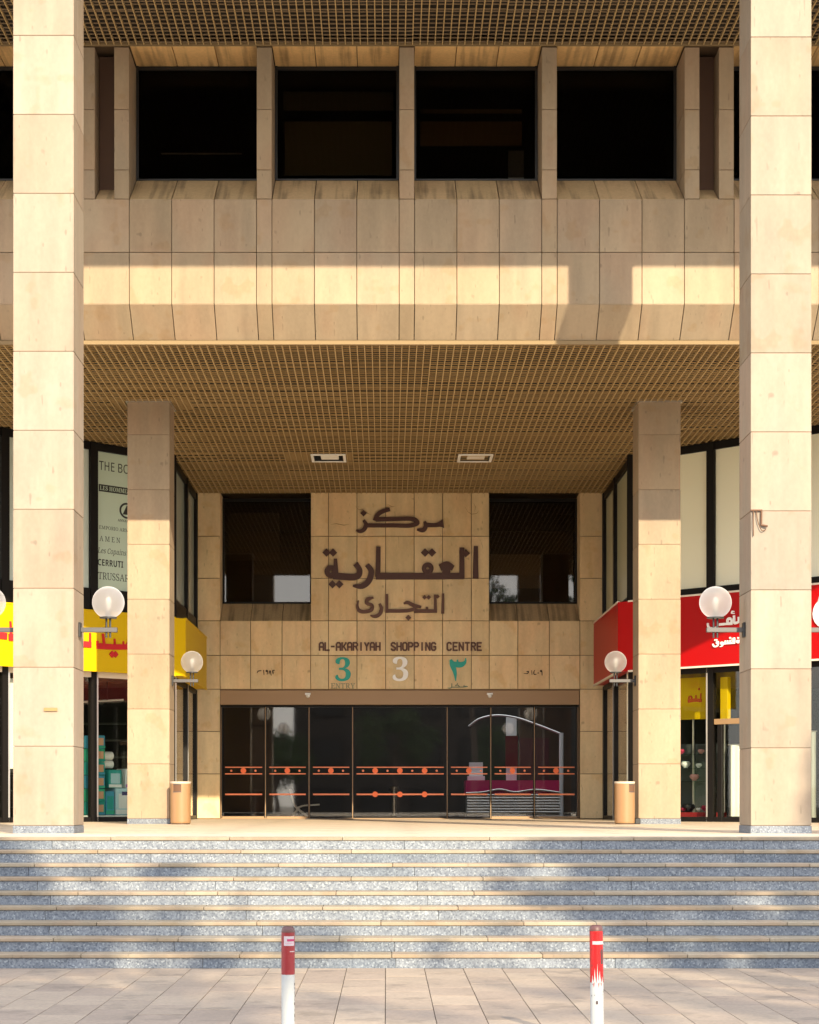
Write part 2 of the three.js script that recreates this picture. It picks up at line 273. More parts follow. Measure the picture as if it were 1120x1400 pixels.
{
  // piers with three stones each, the slot between a pair backed with brown stone
  for (const [a, b] of PIER) {
    const p = Bp('pier', span(a + 0.014, b - 0.014, Y0, YT - 0.03, DU + 0.02, DG + 0.03), M.joint);
    const ys = [Y0, 8.91, 9.76, YT - 0.02];
    for (let i = 0; i < 3; i++) stone(p, 'stone_block', M.wall, a, b, ys[i], ys[i + 1], DU, 0.8, 0.009);
  }
  for (const c of [-4.26, 4.26]) slopeStone(B, 'slot_sill', M.sill, c - 0.134, c + 0.134, Y0 - 0.004, DU + 0.002, Y0 + 0.26, DU + 0.42);
  for (const c of [-4.26, 4.26]) Bp('slot_panel', span(c - 0.134, c + 0.134, Y0 - 0.05, YT, DU + 0.42, DU + 0.5), M.brownStone);
  const sills = Bp('window_sill', [span(-6.4, 6.4, Y0 - 0.06, Y0 - 0.052, DU + 0.1, DG)], M.joint);
  const heads = Bp('window_head', [span(-6.4, 6.4, YT + 0.06, YT + 0.08, DU, DG)], M.joint);
  const win = [[-6.407, -4.61], [-3.91, -2.118], [-1.9, -0.108], [0.108, 1.9], [2.118, 3.91], [4.61, 6.407]];
  for (const [a, b] of win) {
    for (let i = 0; i < 3; i++) {
      const x0 = a + (b - a) * i / 3, x1 = a + (b - a) * (i + 1) / 3;
      slopeStone(sills, 'sill_stone', M.sill, x0, x1, Y0 - 0.004, DU + 0.002, YS, DG);
      stoneFlat(heads, x0, x1);
    }
    const w = Bp('window', [span(a, a + 0.035, YS, YT, DG - 0.03, DG + 0.04), span(b - 0.035, b, YS, YT, DG - 0.03, DG + 0.04), span(a + 0.035, b - 0.035, YT - 0.06, YT - 0.01, DG - 0.03, DG + 0.04), span(a + 0.035, b - 0.035, YS, YS + 0.022, DG - 0.01, DG + 0.04)], M.black);
    part('pane', span(a + 0.035, b - 0.035, YS + 0.05, YT - 0.06, DG, DG + 0.008), M.upperGlass, w);
    if (Math.abs(a + 1.9) < 0.01) { part('blind', span(a + 0.12, b - 0.1, YS + 0.19, YS + 0.98, DG + 0.35, DG + 0.37), std(0.16, 0.13, 0.06), w); part('blind', span(a + 0.1, b - 0.08, YS + 1.14, YS + 1.42, DG + 0.35, DG + 0.37), std(0.1, 0.085, 0.05), w); }
    if (Math.abs(a - 0.108) < 0.01) { part('blind', span(a + 0.1, b - 0.2, YS + 0.62, YS + 0.98, DG + 0.35, DG + 0.37), std(0.15, 0.09, 0.03), w); part('blind', span(a + 0.1, b - 0.2, YS + 1.1, YS + 1.16, DG + 0.35, DG + 0.37), std(0.14, 0.1, 0.04), w); part('blind', span(b - 0.4, b - 0.17, YS + 0.08, YS + 0.55, DG + 0.35, DG + 0.37), std(0.14, 0.14, 0.13), w); }
    if (Math.abs(a + 3.91) < 0.01) part('blind', span(a + 0.3, b - 0.3, YS + 0.55, YS + 0.57, DG + 0.5, DG + 0.52), std(0.3, 0.28, 0.25), w);
  }
  function stoneFlat(parent, x0, x1) { const g = chBox(x1 - x0 - 0.011, 0.04, DG - DU - 0.006, 0.003, 0, 0, 0, rr(0, 9), rr(0, 9)); part('head_stone', g, pick(M.head), parent).position.set((x0 + x1) / 2, YT + 0.02 + EYE, -(DU + DG) / 2); }
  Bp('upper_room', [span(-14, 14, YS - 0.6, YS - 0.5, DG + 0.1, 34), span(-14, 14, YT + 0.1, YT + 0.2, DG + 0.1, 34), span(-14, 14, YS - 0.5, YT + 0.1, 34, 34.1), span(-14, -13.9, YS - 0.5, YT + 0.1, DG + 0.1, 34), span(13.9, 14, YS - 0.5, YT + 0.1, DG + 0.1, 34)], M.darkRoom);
  Bp('upper_mass', [span(-14, -6.64, Y0 + 0.003, YT, DU + 0.05, DG), span(6.64, 14, Y0 + 0.003, YT, DU + 0.05, DG)], M.wall[1]);
}
// roof overhang and its soffit grid
function grid(parent, x0, x1, y, d0, d1, p, hole, crossMat) {
  const lng = [], crs = [], jit = {};
  const cut = (x, dd) => hole.some((h) => x > h[0] && x < h[1] && dd > h[2] && dd < h[3]);
  for (let x = x0; x <= x1; x += p) {
    let a = d0; const pieces = []; const hs = hole.filter((h) => x > h[0] && x < h[1]).sort((u, v) => u[2] - v[2]);
    for (const h of hs) { pieces.push([a, h[2]]); a = h[3]; } pieces.push([a, d1]);
    for (const [u, v] of pieces) if (v > u) lng.push(span(x - 0.007, x + 0.007, y, y + 0.05, u, v));
  }
  const mod = p * 12;
  for (let mx = x0; mx < x1; mx += mod) for (let md = d0; md < d1; md += mod) {
    const dy = rr(0.002, 0.012), tl = rr(-0.004, 0.004);
    for (let q = md; q < Math.min(d1, md + mod - 0.01); q += p * 1.22) { const e = Math.min(x1, mx + mod), jy = jit[q.toFixed(2)] ??= rr(-0.006, 0.012); if (cut((mx + e) / 2, q)) { for (const h of hole) if ((mx + e) / 2 > h[0] && (mx + e) / 2 < h[1] && q > h[2] && q < h[3]) { if (mx < h[0]) crs.push(span(mx, h[0], y + dy, y + dy + 0.045, q - 0.006, q + 0.006)); if (e > h[1]) crs.push(span(h[1], e, y + dy, y + dy + 0.045, q - 0.006, q + 0.006)); } } else crs.push(span(mx + 0.008, e - 0.008, y + dy + tl + jy, y + dy + tl + jy + 0.0145, q - 0.006, q + 0.006)); }
  }
  part('grid_bars', lng, M.barLong, parent, 'stuff'); part('grid_cross_bars', crs, crossMat, parent, 'stuff');
}
{
  const roof = Bp('roof_overhang', [span(-14, 14, YT + 0.2, YT + 0.3, 21, DU + 0.1), span(-14, 14, YT - 0.02, YT + 2.2, 20.75, 21), span(-14, 14, YT + 0.3, YT + 2.2, 21, 47)], M.wall[2]);
  const so = part('soffit', span(-14, 14, YT + 0.15, YT + 0.19, 21, DU), M.plenum, roof);
  grid(so, -10, 10, YT + 0.002, 21.05, DU - 0.03, 0.105, [[-4.56, -3.83, 21.97, 22.75], [3.84, 4.57, 21.97, 22.75]], M.barTop);
  part('soffit_trim', span(-14, 14, YT - 0.012, YT + 0.03, DU - 0.03, DU - 0.004), M.trim, roof);
}
{
  const so = Bp('soffit', span(-14, 14, 6.68, 6.72, DL + 0.05, 41.2), M.plenum);
  const H = [[-4.56, -3.82, 31.63, 32.42], [3.82, 4.56, 31.63, 32.42], [-1.72, -1.06, 36.42, 37.2], [1.07, 1.73, 36.42, 37.2]];
  grid(so, -10, 10, 6.565, DL + 0.05, 41.06, 0.108, H, M.barCross);
  for (const h of H.slice(0, 2)) part('column_collar', [span(h[0], h[0] + 0.03, 6.56, 6.62, h[2], h[3]), span(h[1] - 0.03, h[1], 6.56, 6.62, h[2], h[3]), span(h[0] + 0.03, h[1] - 0.03, 6.56, 6.62, h[2], h[2] + 0.02), span(h[0] + 0.03, h[1] - 0.03, 6.56, 6.62, h[3] - 0.02, h[3])], M.silver, so);
  Bp('upper_floor', span(-14, 14, 6.74, 6.98, DU + 0.62, 48), M.core);
}
// entrance wall: cream tiles lightened against the shade, two recessed windows
const DW = 41.1;
{
  const wall = Bp('entrance_wall', [span(-1.89, 1.89, 2.39, 6.7, DW + 0.052, DW + 0.6), span(-4.7, -3.84, FLOOR, 6.7, DW + 0.052, DW + 0.6), span(3.84, 4.7, FLOOR, 6.7, DW + 0.052, DW + 0.6), span(-3.84, -1.89, 2.39, 3.82, DW + 0.052, DW + 0.6), span(1.89, 3.84, 2.39, 3.82, DW + 0.052, DW + 0.6)], M.joint);
  const R = [2.41, 3.13, 3.865, 4.77, 5.665, 6.6], mid = [-1.9, -1.52, -0.915, -0.305, 0.302, 0.907, 1.52, 1.9], out = [-3.83, -3.18, -2.51, -1.9];
  const tl = (x0, x1, y0, y1) => stone(wall, 'stone_tile', M.innerShadeLifted, x0, x1, y0, y1, DW, 0.05, 0.013);
  for (let i = 0; i < 7; i++) for (let j = 0; j < 5; j++) tl(mid[i], mid[i + 1], R[j], R[j + 1]);
  for (const s of [-1, 1]) for (let i = 0; i < 3; i++) for (let j = 0; j < 2; j++) { const a = s * out[i], b = s * out[i + 1]; tl(Math.min(a, b), Math.max(a, b), R[j], R[j + 1]); }
  const JR = [FLOOR + 0.01, 0.607, 1.51, ...R];
  for (const s of [-1, 1]) for (let j = 0; j < JR.length - 1; j++) { const a = s * 4.6, b = s * 3.83; tl(Math.min(a, b), Math.max(a, b), JR[j], JR[j + 1]); }
  for (const pts of [[[486, 692], [491, 697], [495, 696], [503, 702], [508, 704]], [[636, 693], [640, 700], [645, 703], [652, 702], [655, 698]], [[530, 689], [536, 693], [541, 692]], [[452, 717], [460, 716], [470, 718], [478, 717]], [[648, 688], [650, 693], [649, 700]]])
    part('crack', uvs(new THREE.ExtrudeGeometry(crackShape(pts.map(([x, y]) => [...onPlane(x, y, DW), rr(0.006, 0.016)])), { depth: 0.002, bevelEnabled: false }).translate(0, EYE, -DW + 0.0012)), std(0.3, 0.19, 0.08), wall);
  function crackShape(P) { const L = [], Q = []; P.forEach((p, i) => { const a = P[Math.max(0, i - 1)], b = P[Math.min(P.length - 1, i + 1)], l = Math.hypot(b[0] - a[0], b[1] - a[1]), h = (i % (P.length - 1) ? p[2] : 0.002) / 2; L.push(new THREE.Vector2(p[0] - (b[1] - a[1]) / l * h, p[1] + (b[0] - a[0]) / l * h)); Q.push(new THREE.Vector2(p[0] + (b[1] - a[1]) / l * h, p[1] - (b[0] - a[0]) / l * h)); }); return new THREE.Shape([...L, ...Q.reverse()]); }
  for (const s of [-1, 1]) {
    const xa = Math.min(s * 3.83, s * 1.9), xb = Math.max(s * 3.83, s * 1.9);
    const o = [0, 0.65, 1.32, 1.93].map((v) => (s < 0 ? xa + v : xb - v)).sort((p, q) => p - q);
    const w = Bp('window', [span(xa, xb, 6.5, 6.56, DW + 0.6, DW + 0.68), span(xa, xb, 4.29, 4.33, DW + 0.6, DW + 0.68), span(xa, xa + 0.04, 4.33, 6.5, DW + 0.6, DW + 0.68), span(xb - 0.04, xb, 4.33, 6.5, DW + 0.6, DW + 0.68)], M.frame);
    part('pane', span(xa + 0.04, xb - 0.04, 4.33, 6.5, DW + 0.63, DW + 0.638), M.upperGlass2 ??= glass(0.5, 0.46, 0.4, 1.6), w);
    for (let i = 0; i < 3; i++) slopeStone(w, 'sill_stone', M.sill, o[i], o[i + 1], 3.862, DW + 0.002, 4.295, DW + 0.62);
    if (s > 0) part('blind', span(xa + 0.08, xa + 1.18, 4.68, 5.42, DW + 1.1, DW + 1.12), std(0.42, 0.33, 0.2), w);
    else part('blind', span(xa + 0.05, xb - 0.75, 5.35, 6.4, DW + 1.6, DW + 1.62), std(0.12, 0.1, 0.06), w);
    Bp('window_reveal', [span(s < 0 ? xa - 0.05 : xb, s < 0 ? xa : xb + 0.05, 3.9, 6.6, DW + 0.053, DW + 0.62)], M.innerShadeLifted[3]);
  }
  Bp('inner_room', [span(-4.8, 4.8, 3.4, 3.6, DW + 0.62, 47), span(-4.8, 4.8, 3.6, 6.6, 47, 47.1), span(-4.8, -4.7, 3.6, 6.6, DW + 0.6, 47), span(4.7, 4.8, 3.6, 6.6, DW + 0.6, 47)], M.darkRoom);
}
// entrance hall behind the doors, with a roof opening added to light the kiosk
{
  tag(part('hall_floor', span(-9, 9, FLOOR - 0.1, FLOOR - 0.002, 41.38, 66), M.hallFloor, scene), null, null, null, 'structure');
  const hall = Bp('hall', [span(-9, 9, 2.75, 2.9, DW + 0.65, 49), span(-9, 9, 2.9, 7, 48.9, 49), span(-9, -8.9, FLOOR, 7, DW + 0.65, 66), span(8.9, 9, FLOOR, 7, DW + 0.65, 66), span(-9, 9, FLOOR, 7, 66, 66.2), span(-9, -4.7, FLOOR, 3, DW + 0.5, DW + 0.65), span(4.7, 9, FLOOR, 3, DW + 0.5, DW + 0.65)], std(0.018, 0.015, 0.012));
  part('hall_roof', [span(-9, -1, 7, 7.2, 48, 66), span(8, 9, 7, 7.2, 48, 66), span(-1, 8, 7, 7.2, 48, 50.5), span(-1, 8, 7, 7.2, 62, 66)], M.core, hall);  // unseen roof, left open over the kiosk to brighten it
  const hg = []; for (let x = -6; x < 6; x += 0.21) hg.push(span(x, x + 0.02, 2.68, 2.74, DW + 0.8, 47)); part('ceiling_slats', hg, std(0.3, 0.25, 0.14), hall, 'stuff');
}

// ------------------------------------------------------------------ shopfronts: a face at 45 degrees, a corner, a face along the passage
// local frame of the slanting face: origin at the corner (s*4.35, D 36.48), u runs outward and towards the street
function facePoint(s, u, off, y) { const r = Math.SQRT1_2, X = 4.35 + u * r - off * r, D = 36.48 - u * r - off * r; return [s * X, y, D]; }
function faceBox(s, u0, u1, y0, y1, o0, o1) {            // o: distance out of the glass line
  const g = bx(u1 - u0, y1 - y0, o1 - o0); const [X, Y, D] = facePoint(s, (u0 + u1) / 2, (o0 + o1) / 2, (y0 + y1) / 2);
  g.rotateY(s * Math.PI / 4 * -1); return g.translate(X, Y + EYE, -D);
}
const sideBox = (s, d0, d1, y0, y1, o0, o1) => { const a = s * (4.35 - o0), b = s * (4.35 - o1); return span(Math.min(a, b), Math.max(a, b), y0, y1, d0, d1); };
function shopfront(s, label, F0, F1, panelMats, lift) {
  const t = thing('shopfront', label, 'shopfront', [0, -EYE, 0]);
  const mul = [0, 1.82, 3.73, 5.6];
  for (const u of mul) { part('mullion', faceBox(s, u - 0.08, u + 0.08, F1, 6.56, -0.08, 0.05), M.frame, t); part('mullion', faceBox(s, u - 0.06, u + 0.06, FLOOR, F0, -0.07, 0.04), M.frame, t); part('edge_strip', faceBox(s, u - 0.1 , u - 0.062, FLOOR, F0, -0.02, 0.03), M.silver, t); }
  for (let i = 0; i < 3; i++) {
    const a = mul[i] + 0.08, b = mul[i + 1] - 0.08;
    part('panel', faceBox(s, a, b, F1 + lift, 6.42, -0.04, -0.02), panelMats[i], t);
    for (const [p, q] of [[6.42, 6.56], [F1 - 0.3, F1 + lift]]) part('rail', faceBox(s, a, b, p, q, -0.07, 0.03), M.frame, t);
    part('pane', faceBox(s, a - 0.02, b + 0.02, FLOOR + 0.09, F0 - 0.1, -0.01, -0.002), M.shopGlass, t);
    part('rail', [faceBox(s, a - 0.02, b + 0.02, FLOOR, FLOOR + 0.09, -0.06, 0.03)], M.frame, t);
    part('rail', [faceBox(s, a - 0.02, b + 0.02, F0 - 0.1, F0 + 0.02, -0.06, 0.03)], s < 0 ? M.pale : M.frame, t);
  }
  const dm = [36.66, 39.07, 41.02];
  for (const d of dm) { part('mullion', sideBox(s, d - 0.1, d + 0.08, F1, 6.56, -0.08, 0.05), M.frame, t); part('mullion', sideBox(s, d - 0.1, d + 0.06, FLOOR, F0, -0.07, 0.04), M.frame, t); }
  for (let i = 0; i < 2; i++) {
    const a = dm[i] + 0.08, b = dm[i + 1] - 0.1;
    part('panel', sideBox(s, a, b, F1 + lift, 6.42, -0.04, -0.02), panelMats[3], t);
    for (const [p, q] of [[6.42, 6.56], [F1 - 0.3, F1 + lift], [FLOOR, FLOOR + 0.08], [F0 - 0.08, F0 + 0.02]]) part('rail', sideBox(s, a, b, p, q, -0.07, 0.03), M.frame, t);
    part('pane', sideBox(s, a - 0.02, b + 0.02, FLOOR + 0.08, F0 - 0.08, -0.01, -0.002), M.doorGlass, t);
    part('edge_strip', sideBox(s, a - 0.015, a + 0.03, FLOOR, F0, 0.032, 0.05), M.silver, t);
  }
  return t;
}
const pg = (r, g, b, o = {}) => std(r, g, b, { roughness: 0.25, ...o });
const bannerGreen = pg(0.42, 0.52, 0.42);
shopfront(-1, 'left shopfront with dark frames, grey-green upper panels and stacked baby goods behind its glass', 2.38, 3.46, [bannerGreen, pg(0.55, 0.62, 0.55), pg(0.55, 0.62, 0.55), pg(0.36, 0.42, 0.37)], 0.44);
shopfront(1, 'right shopfront with dark frames, plain olive-beige upper panels and display shelves behind its glass', 2.46, 3.77, [pg(0.82, 0.8, 0.6), pg(0.83, 0.82, 0.63), pg(0.8, 0.79, 0.62), pg(0.5, 0.5, 0.34)], 0.16);
// shop rooms
for (const s of [-1, 1]) {
  const sh = new THREE.Shape(); const c = [[4.42, 36.6], [8.45, 32.55], [14, 32.55], [14, 40.9], [4.42, 40.9]].map(([x, d]) => [s * x, d]);
  c.forEach(([x, d], i) => (i ? sh.lineTo(x, d) : sh.moveTo(x, d)));
  const slab = (y, t) => new THREE.ExtrudeGeometry(sh, { depth: t, bevelEnabled: false }).rotateX(-Math.PI / 2).translate(0, y + EYE, 0);
  Bp('shop_ceiling', uvs(slab(2.42, 0.05)), std(0.14, 0.075, 0.045));
  Bp('shop_floor', uvs(slab(FLOOR + 0.002, 0.015)), M.pale);
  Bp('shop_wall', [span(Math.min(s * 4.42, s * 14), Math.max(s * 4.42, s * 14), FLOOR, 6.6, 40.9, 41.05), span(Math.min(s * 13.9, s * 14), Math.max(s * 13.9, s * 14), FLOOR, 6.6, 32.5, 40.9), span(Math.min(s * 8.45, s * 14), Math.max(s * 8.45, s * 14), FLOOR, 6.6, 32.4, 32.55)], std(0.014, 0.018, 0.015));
  const bm = []; for (let u = 0.5; u < 4.5; u += 0.45) bm.push(faceBox(s, 0.1, 5.5, 2.3, 2.4, -u - 0.16, -u)); if (s < 0) Bp('ceiling_beam', bm, std(0.16, 0.08, 0.05));
}

// ------------------------------------------------------------------ strokes: writing built as raised shapes
function strokeShape(pts) {                          // pts: [x, y, width] in metres, smooth centre line with changing width
  const n = pts.length, P = [];
  if (n === 2) P.push(...pts); else {
    const c = new THREE.CatmullRomCurve3(pts.map((p) => new THREE.Vector3(p[0], p[1], p[2])), false, 'centripetal'), k = (n - 1) * 5;
    for (let i = 0; i <= k; i++) { const v = c.getPoint(i / k); P.push([v.x, v.y, v.z]); }
  }
  const L = [], R = [];
  P.forEach((p, i) => { const a = P[Math.max(0, i - 1)], b = P[Math.min(P.length - 1, i + 1)], dx = b[0] - a[0], dy = b[1] - a[1], l = Math.hypot(dx, dy) || 1, h = p[2] / 2; L.push([p[0] - dy / l * h, p[1] + dx / l * h]); R.push([p[0] + dy / l * h, p[1] - dx / l * h]); });
  const s = new THREE.Shape(); [...L, ...R.reverse()].forEach(([x, y], i) => (i ? s.lineTo(x, y) : s.moveTo(x, y))); return s;
}
const ringShape = (x, y, r, hole) => { const s = new THREE.Shape(); s.absarc(x, y, r, 0, 7, false); const sh = new THREE.Shape(Array.from({ length: 20 }, (_, i) => new THREE.Vector2(x + r * Math.cos(i * Math.PI / 10), y + r * Math.sin(i * Math.PI / 10)))); if (hole) { const p = new THREE.Path(Array.from({ length: 14 }, (_, i) => new THREE.Vector2(x + hole * Math.cos(i * Math.PI / 7), y + hole * Math.sin(i * Math.PI / 7)))); sh.holes.push(p); } return sh; };
const diamondShape = (x, y, r) => new THREE.Shape([[r, 0], [0, r], [-r, 0], [0, -r]].map(([a, b]) => new THREE.Vector2(x + a, y + b)));
// items: arrays of [zx, zy, w] (a stroke), {ring:[x,y,r,hole]}, {dot:[x,y,r]} in the units of an enlarged view: origin ox, oy and scale k pixels; map turns pixels to metres
function writing(t, items, toM, k, mat, depth, place, name = 'letter') {
  let i = 0;
  for (const grp of items) {
    const geos = [];
    for (const it of grp) {
      const s = it.ring ? ringShape(...toM(it.ring[0], it.ring[1]), it.ring[2] * k, it.ring[3] * k) : it.dot ? diamondShape(...toM(it.dot[0], it.dot[1]), it.dot[2] * k) : strokeShape(it.map(([x, y, w]) => [...toM(x, y), w * k]));
      geos.push(new THREE.ExtrudeGeometry(s, { depth: depth + 0.0023 * (i++ % 7), bevelEnabled: false }));
    }
    place(part(name, uvs(merge(geos)), mat, t));
  }
}
function wallWriting(label, category, ox, oy, zoom, items, mat, depth, name = 'wall_lettering') {
  const t = thing(name, label, category, [0, -EYE, 0]);
  const s = 64.234 * zoom, toM = (x, y) => { const [X, Y] = onPlane(ox + x / zoom, oy + y / zoom, DW); return [X, Y]; };
  writing(t, items, toM, 1 / s, mat, depth, (m) => m.position.set(0, EYE, -DW + 0.003));
  return t;
}
wallWriting('raised brown Arabic word, shortest and topmost of the three on the entrance wall', 'lettering', 470, 690, 7.467, [
  [[[1018, 195, 92], [985, 200, 56], [940, 210, 42], [838, 211, 42]], [[826, 172, 28], [838, 222, 42], [812, 260, 46], [748, 256, 20]]],
  [[[245, 214, 40], [500, 214, 40], [690, 214, 42], [752, 188, 46], [720, 153, 44], [500, 150, 40], [330, 152, 46]], [[318, 166, 44], [345, 108, 44], [400, 70, 42], [472, 50, 36]]],
  [[[205, 160, 26], [228, 205, 42], [208, 255, 42], [165, 275, 34], [126, 264, 16]], { dot: [203, 90, 32] }],
], M.letter, 0.045);
wallWriting('raised brown Arabic word, widest of the three, in the middle row on the entrance wall', 'lettering', 435, 735, 4.87, [
  [[[1050, 58, 28], [1048, 275, 38]]],
  [[[957, 68, 32], [957, 276, 36]], { dot: [984, 106, 26] }, [[968, 257, 42], [700, 258, 43], [384, 258, 44]], [[812, 202, 44], [855, 184, 48], [900, 205, 36]], [[858, 195, 46], [850, 256, 62]], { ring: [730, 206, 39, 9] }, { dot: [712, 101, 28] }, { dot: [758, 101, 28] }, [[398, 262, 34], [402, 62, 30]]],
  [[[326, 182, 30], [354, 225, 38], [337, 290, 40], [290, 325, 36], [232, 322, 14]]],
  [[[250, 175, 36], [278, 222, 36], [262, 258, 42], [100, 256, 44]], [[116, 142, 22], [119, 256, 36]], { ring: [86, 228, 43, 7] }, { dot: [56, 101, 27] }, { dot: [100, 101, 27] }, { dot: [96, 312, 27] }, { dot: [142, 312, 27] }],
], M.letter, 0.045);
wallWriting('raised brown Arabic word in the lowest row, just above the English name', 'lettering', 470, 800, 7.467, [
  [[[1014, 86, 24], [1010, 292, 32]]],
  [[[934, 98, 28], [936, 284, 34]], { dot: [958, 118, 22] }, [[946, 266, 36], [722, 266, 38]], [[850, 222, 22], [850, 264, 30]], { dot: [826, 126, 24] }, { dot: [868, 126, 24] }, [[612, 190, 18], [650, 178, 34], [712, 206, 38], [792, 226, 26]], [[740, 236, 34], [680, 256, 36], [600, 264, 36], [428, 264, 38]], { dot: [660, 334, 30] }, [[440, 284, 34], [440, 92, 30]]],
  [[[366, 190, 24], [386, 240, 36], [364, 300, 38], [320, 320, 34], [272, 310, 12]]],
  [[[304, 128, 20], [245, 146, 38], [232, 182, 32], [290, 208, 34], [284, 252, 38], [220, 272, 36], [160, 262, 36], [140, 215, 28], [152, 158, 12]]],
], M.letterSmall, 0.04);
{
  // condensed block capitals on a 4 x 6 grid
  const GL = { A: [[0, 0, 0, 5], [0, 5, 1, 6], [1, 6, 3, 6], [3, 6, 4, 5], [4, 5, 4, 0], [0, 2.6, 4, 2.6]], L: [[0, 6, 0, 0], [0, 0, 4, 0]], '-': [[0.6, 3, 3.4, 3]], K: [[0, 0, 0, 6], [0, 2.8, 1.4, 2.8], [1.4, 2.8, 4, 6], [1.6, 3.0, 4, 0]], R: [[0, 0, 0, 6], [0, 6, 3, 6], [3, 6, 4, 5.1], [4, 5.1, 4, 4], [4, 4, 3, 3.1], [3, 3.1, 0, 3.1], [2.2, 3.1, 4, 0]], I: [[2, 0, 2, 6]], Y: [[0, 6, 2, 3], [4, 6, 2, 3], [2, 3, 2, 0]], H: [[0, 0, 0, 6], [4, 0, 4, 6], [0, 3, 4, 3]], S: [[4, 5, 3, 6], [3, 6, 1, 6], [1, 6, 0, 5], [0, 5, 0, 4], [0, 4, 4, 2], [4, 2, 4, 1], [4, 1, 3, 0], [3, 0, 1, 0], [1, 0, 0, 1]], O: [[1, 0, 3, 0], [3, 0, 4, 1], [4, 1, 4, 5], [4, 5, 3, 6], [3, 6, 1, 6], [1, 6, 0, 5], [0, 5, 0, 1], [0, 1, 1, 0]], P: [[0, 0, 0, 6], [0, 6, 3, 6], [3, 6, 4, 5.1], [4, 5.1, 4, 3.8], [4, 3.8, 3, 2.9], [3, 2.9, 0, 2.9]], N: [[0, 0, 0, 6], [0, 6, 4, 0], [4, 0, 4, 6]], G: [[4, 5, 3, 6], [3, 6, 1, 6], [1, 6, 0, 5], [0, 5, 0, 1], [0, 1, 1, 0], [1, 0, 3, 0], [3, 0, 4, 1], [4, 1, 4, 2.8], [4, 2.8, 2.2, 2.8]], C: [[4, 5, 3, 6], [3, 6, 1, 6], [1, 6, 0, 5], [0, 5, 0, 1], [0, 1, 1, 0], [1, 0, 3, 0], [3, 0, 4, 1]], E: [[0, 0, 0, 6], [0, 6, 4, 6], [0, 3, 3.2, 3], [0, 0, 4, 0]], T: [[0, 6, 4, 6], [2, 6, 2, 0]] };
  const t = thing('wall_lettering', 'row of small raised brown English capitals AL-AKARIYAH SHOPPING CENTRE', 'lettering', [0, -EYE, 0]);
  for (const [word, z0, pitch] of [['AL-AKARIYAH', 52, 34.6], ['SHOPPING', 492, 35.2], ['CENTRE', 834, 36.9]]) [...word].forEach((ch, i) => {
    const geos = GL[ch].map(([x0, y0, x1, y1], q) => { const sx = 5.9, sy = 7.6, zx = (x) => z0 + i * pitch + 2 + x * sx, zy = (y) => 108 - y * sy, l = Math.hypot((x1 - x0) * sx, (y1 - y0) * sy), ex = (x1 - x0) * sx / l * 3.4, ey = -(y1 - y0) * sy / l * 3.4;
      const A = onPlane(425 + (zx(x0) - ex) / 4.48, 865 + (zy(y0) - ey) / 4.48, DW), C = onPlane(425 + (zx(x1) + ex) / 4.48, 865 + (zy(y1) + ey) / 4.48, DW);
      return new THREE.ExtrudeGeometry(strokeShape([[...A, 0.035], [...C, 0.035]]), { depth: 0.022 + 0.0021 * q, bevelEnabled: false }); });
    part('letter', uvs(merge(geos)), M.letterSmall, t).position.set(0, EYE, -DW + 0.003);
  });
}
{
  const serif = await new FontLoader().loadAsync('fonts/droid/droid_serif_bold.typeface.json'), serifR = await new FontLoader().loadAsync('fonts/droid/droid_serif_regular.typeface.json');
  function text(t, str, font, px0, px1, py0, py1, mat, depth, name) {   // fitted into a rectangle of the wall
    const g = new TextGeometry(str, { font, size: 1, depth: 1, curveSegments: 6, bevelEnabled: false }); g.computeBoundingBox(); const b = g.boundingBox, [x0, y1] = onPlane(px0, py0, DW), [x1, y0] = onPlane(px1, py1, DW);
    g.translate(-b.min.x, -b.min.y, 0); g.scale((x1 - x0) / (b.max.x - b.min.x), (y1 - y0) / (b.max.y - b.min.y), depth); g.translate(x0, y0 + EYE, -DW + 0.003);
    return part(name, uvs(g), mat, t);
  }
  let t = thing('entrance_number', 'green number 3 with the word ENTRY under it, above the doors', 'sign', [0, -EYE, 0]);
  text(t, '3', serif, 458.5, 479.7, 898.5, 931.3, M.teal, 0.012, 'digit'); [...'ENTRY'].forEach((c, i) => text(t, c, serifR, 452.4 + i * 6.75, 452.4 + i * 6.75 + 6.1, 934.2, 941.3, M.greyGreen, 0.006, 'letter'));
  t = thing('entrance_number', 'white number 3 in the middle of the wall above the doors', 'sign', [0, -EYE, 0]);
  text(t, '3', serif, 536.8, 558.3, 898, 931.3, M.whiteNum, 0.05, 'digit');
  t = wallWriting('green Arabic numeral three with a small Arabic word under it, above the doors', 'sign', 425, 865, 4.48, [
    [[[853, 166, 8], [866, 196, 30], [882, 240, 24], [888, 296, 5]], [[858, 164, 10], [872, 190, 30], [895, 196, 34], [925, 195, 32], [946, 178, 16], [949, 155, 5]], [[898, 165, 8], [900, 195, 18]]],
  ], M.teal, 0.012, 'entrance_number');
  const s = 64.234 * 4.48, toM = (x, y) => onPlane(425 + x / 4.48, 865 + y / 4.48, DW);
  writing(t, [[[[838, 338, 3], [850, 340, 6], [862, 336, 6], [864, 310, 5]], [[862, 334, 5], [930, 333, 5]], [[885, 325, 6], [898, 320, 6], [912, 332, 5]], { dot: [898, 312, 4] }, [[940, 320, 5], [936, 332, 6]], [[930, 334, 5], [948, 330, 8], [962, 330, 4]]]], toM, 1 / s, M.greyGreen, 0.006, (m) => m.position.set(0, EYE, -DW + 0.003));
}
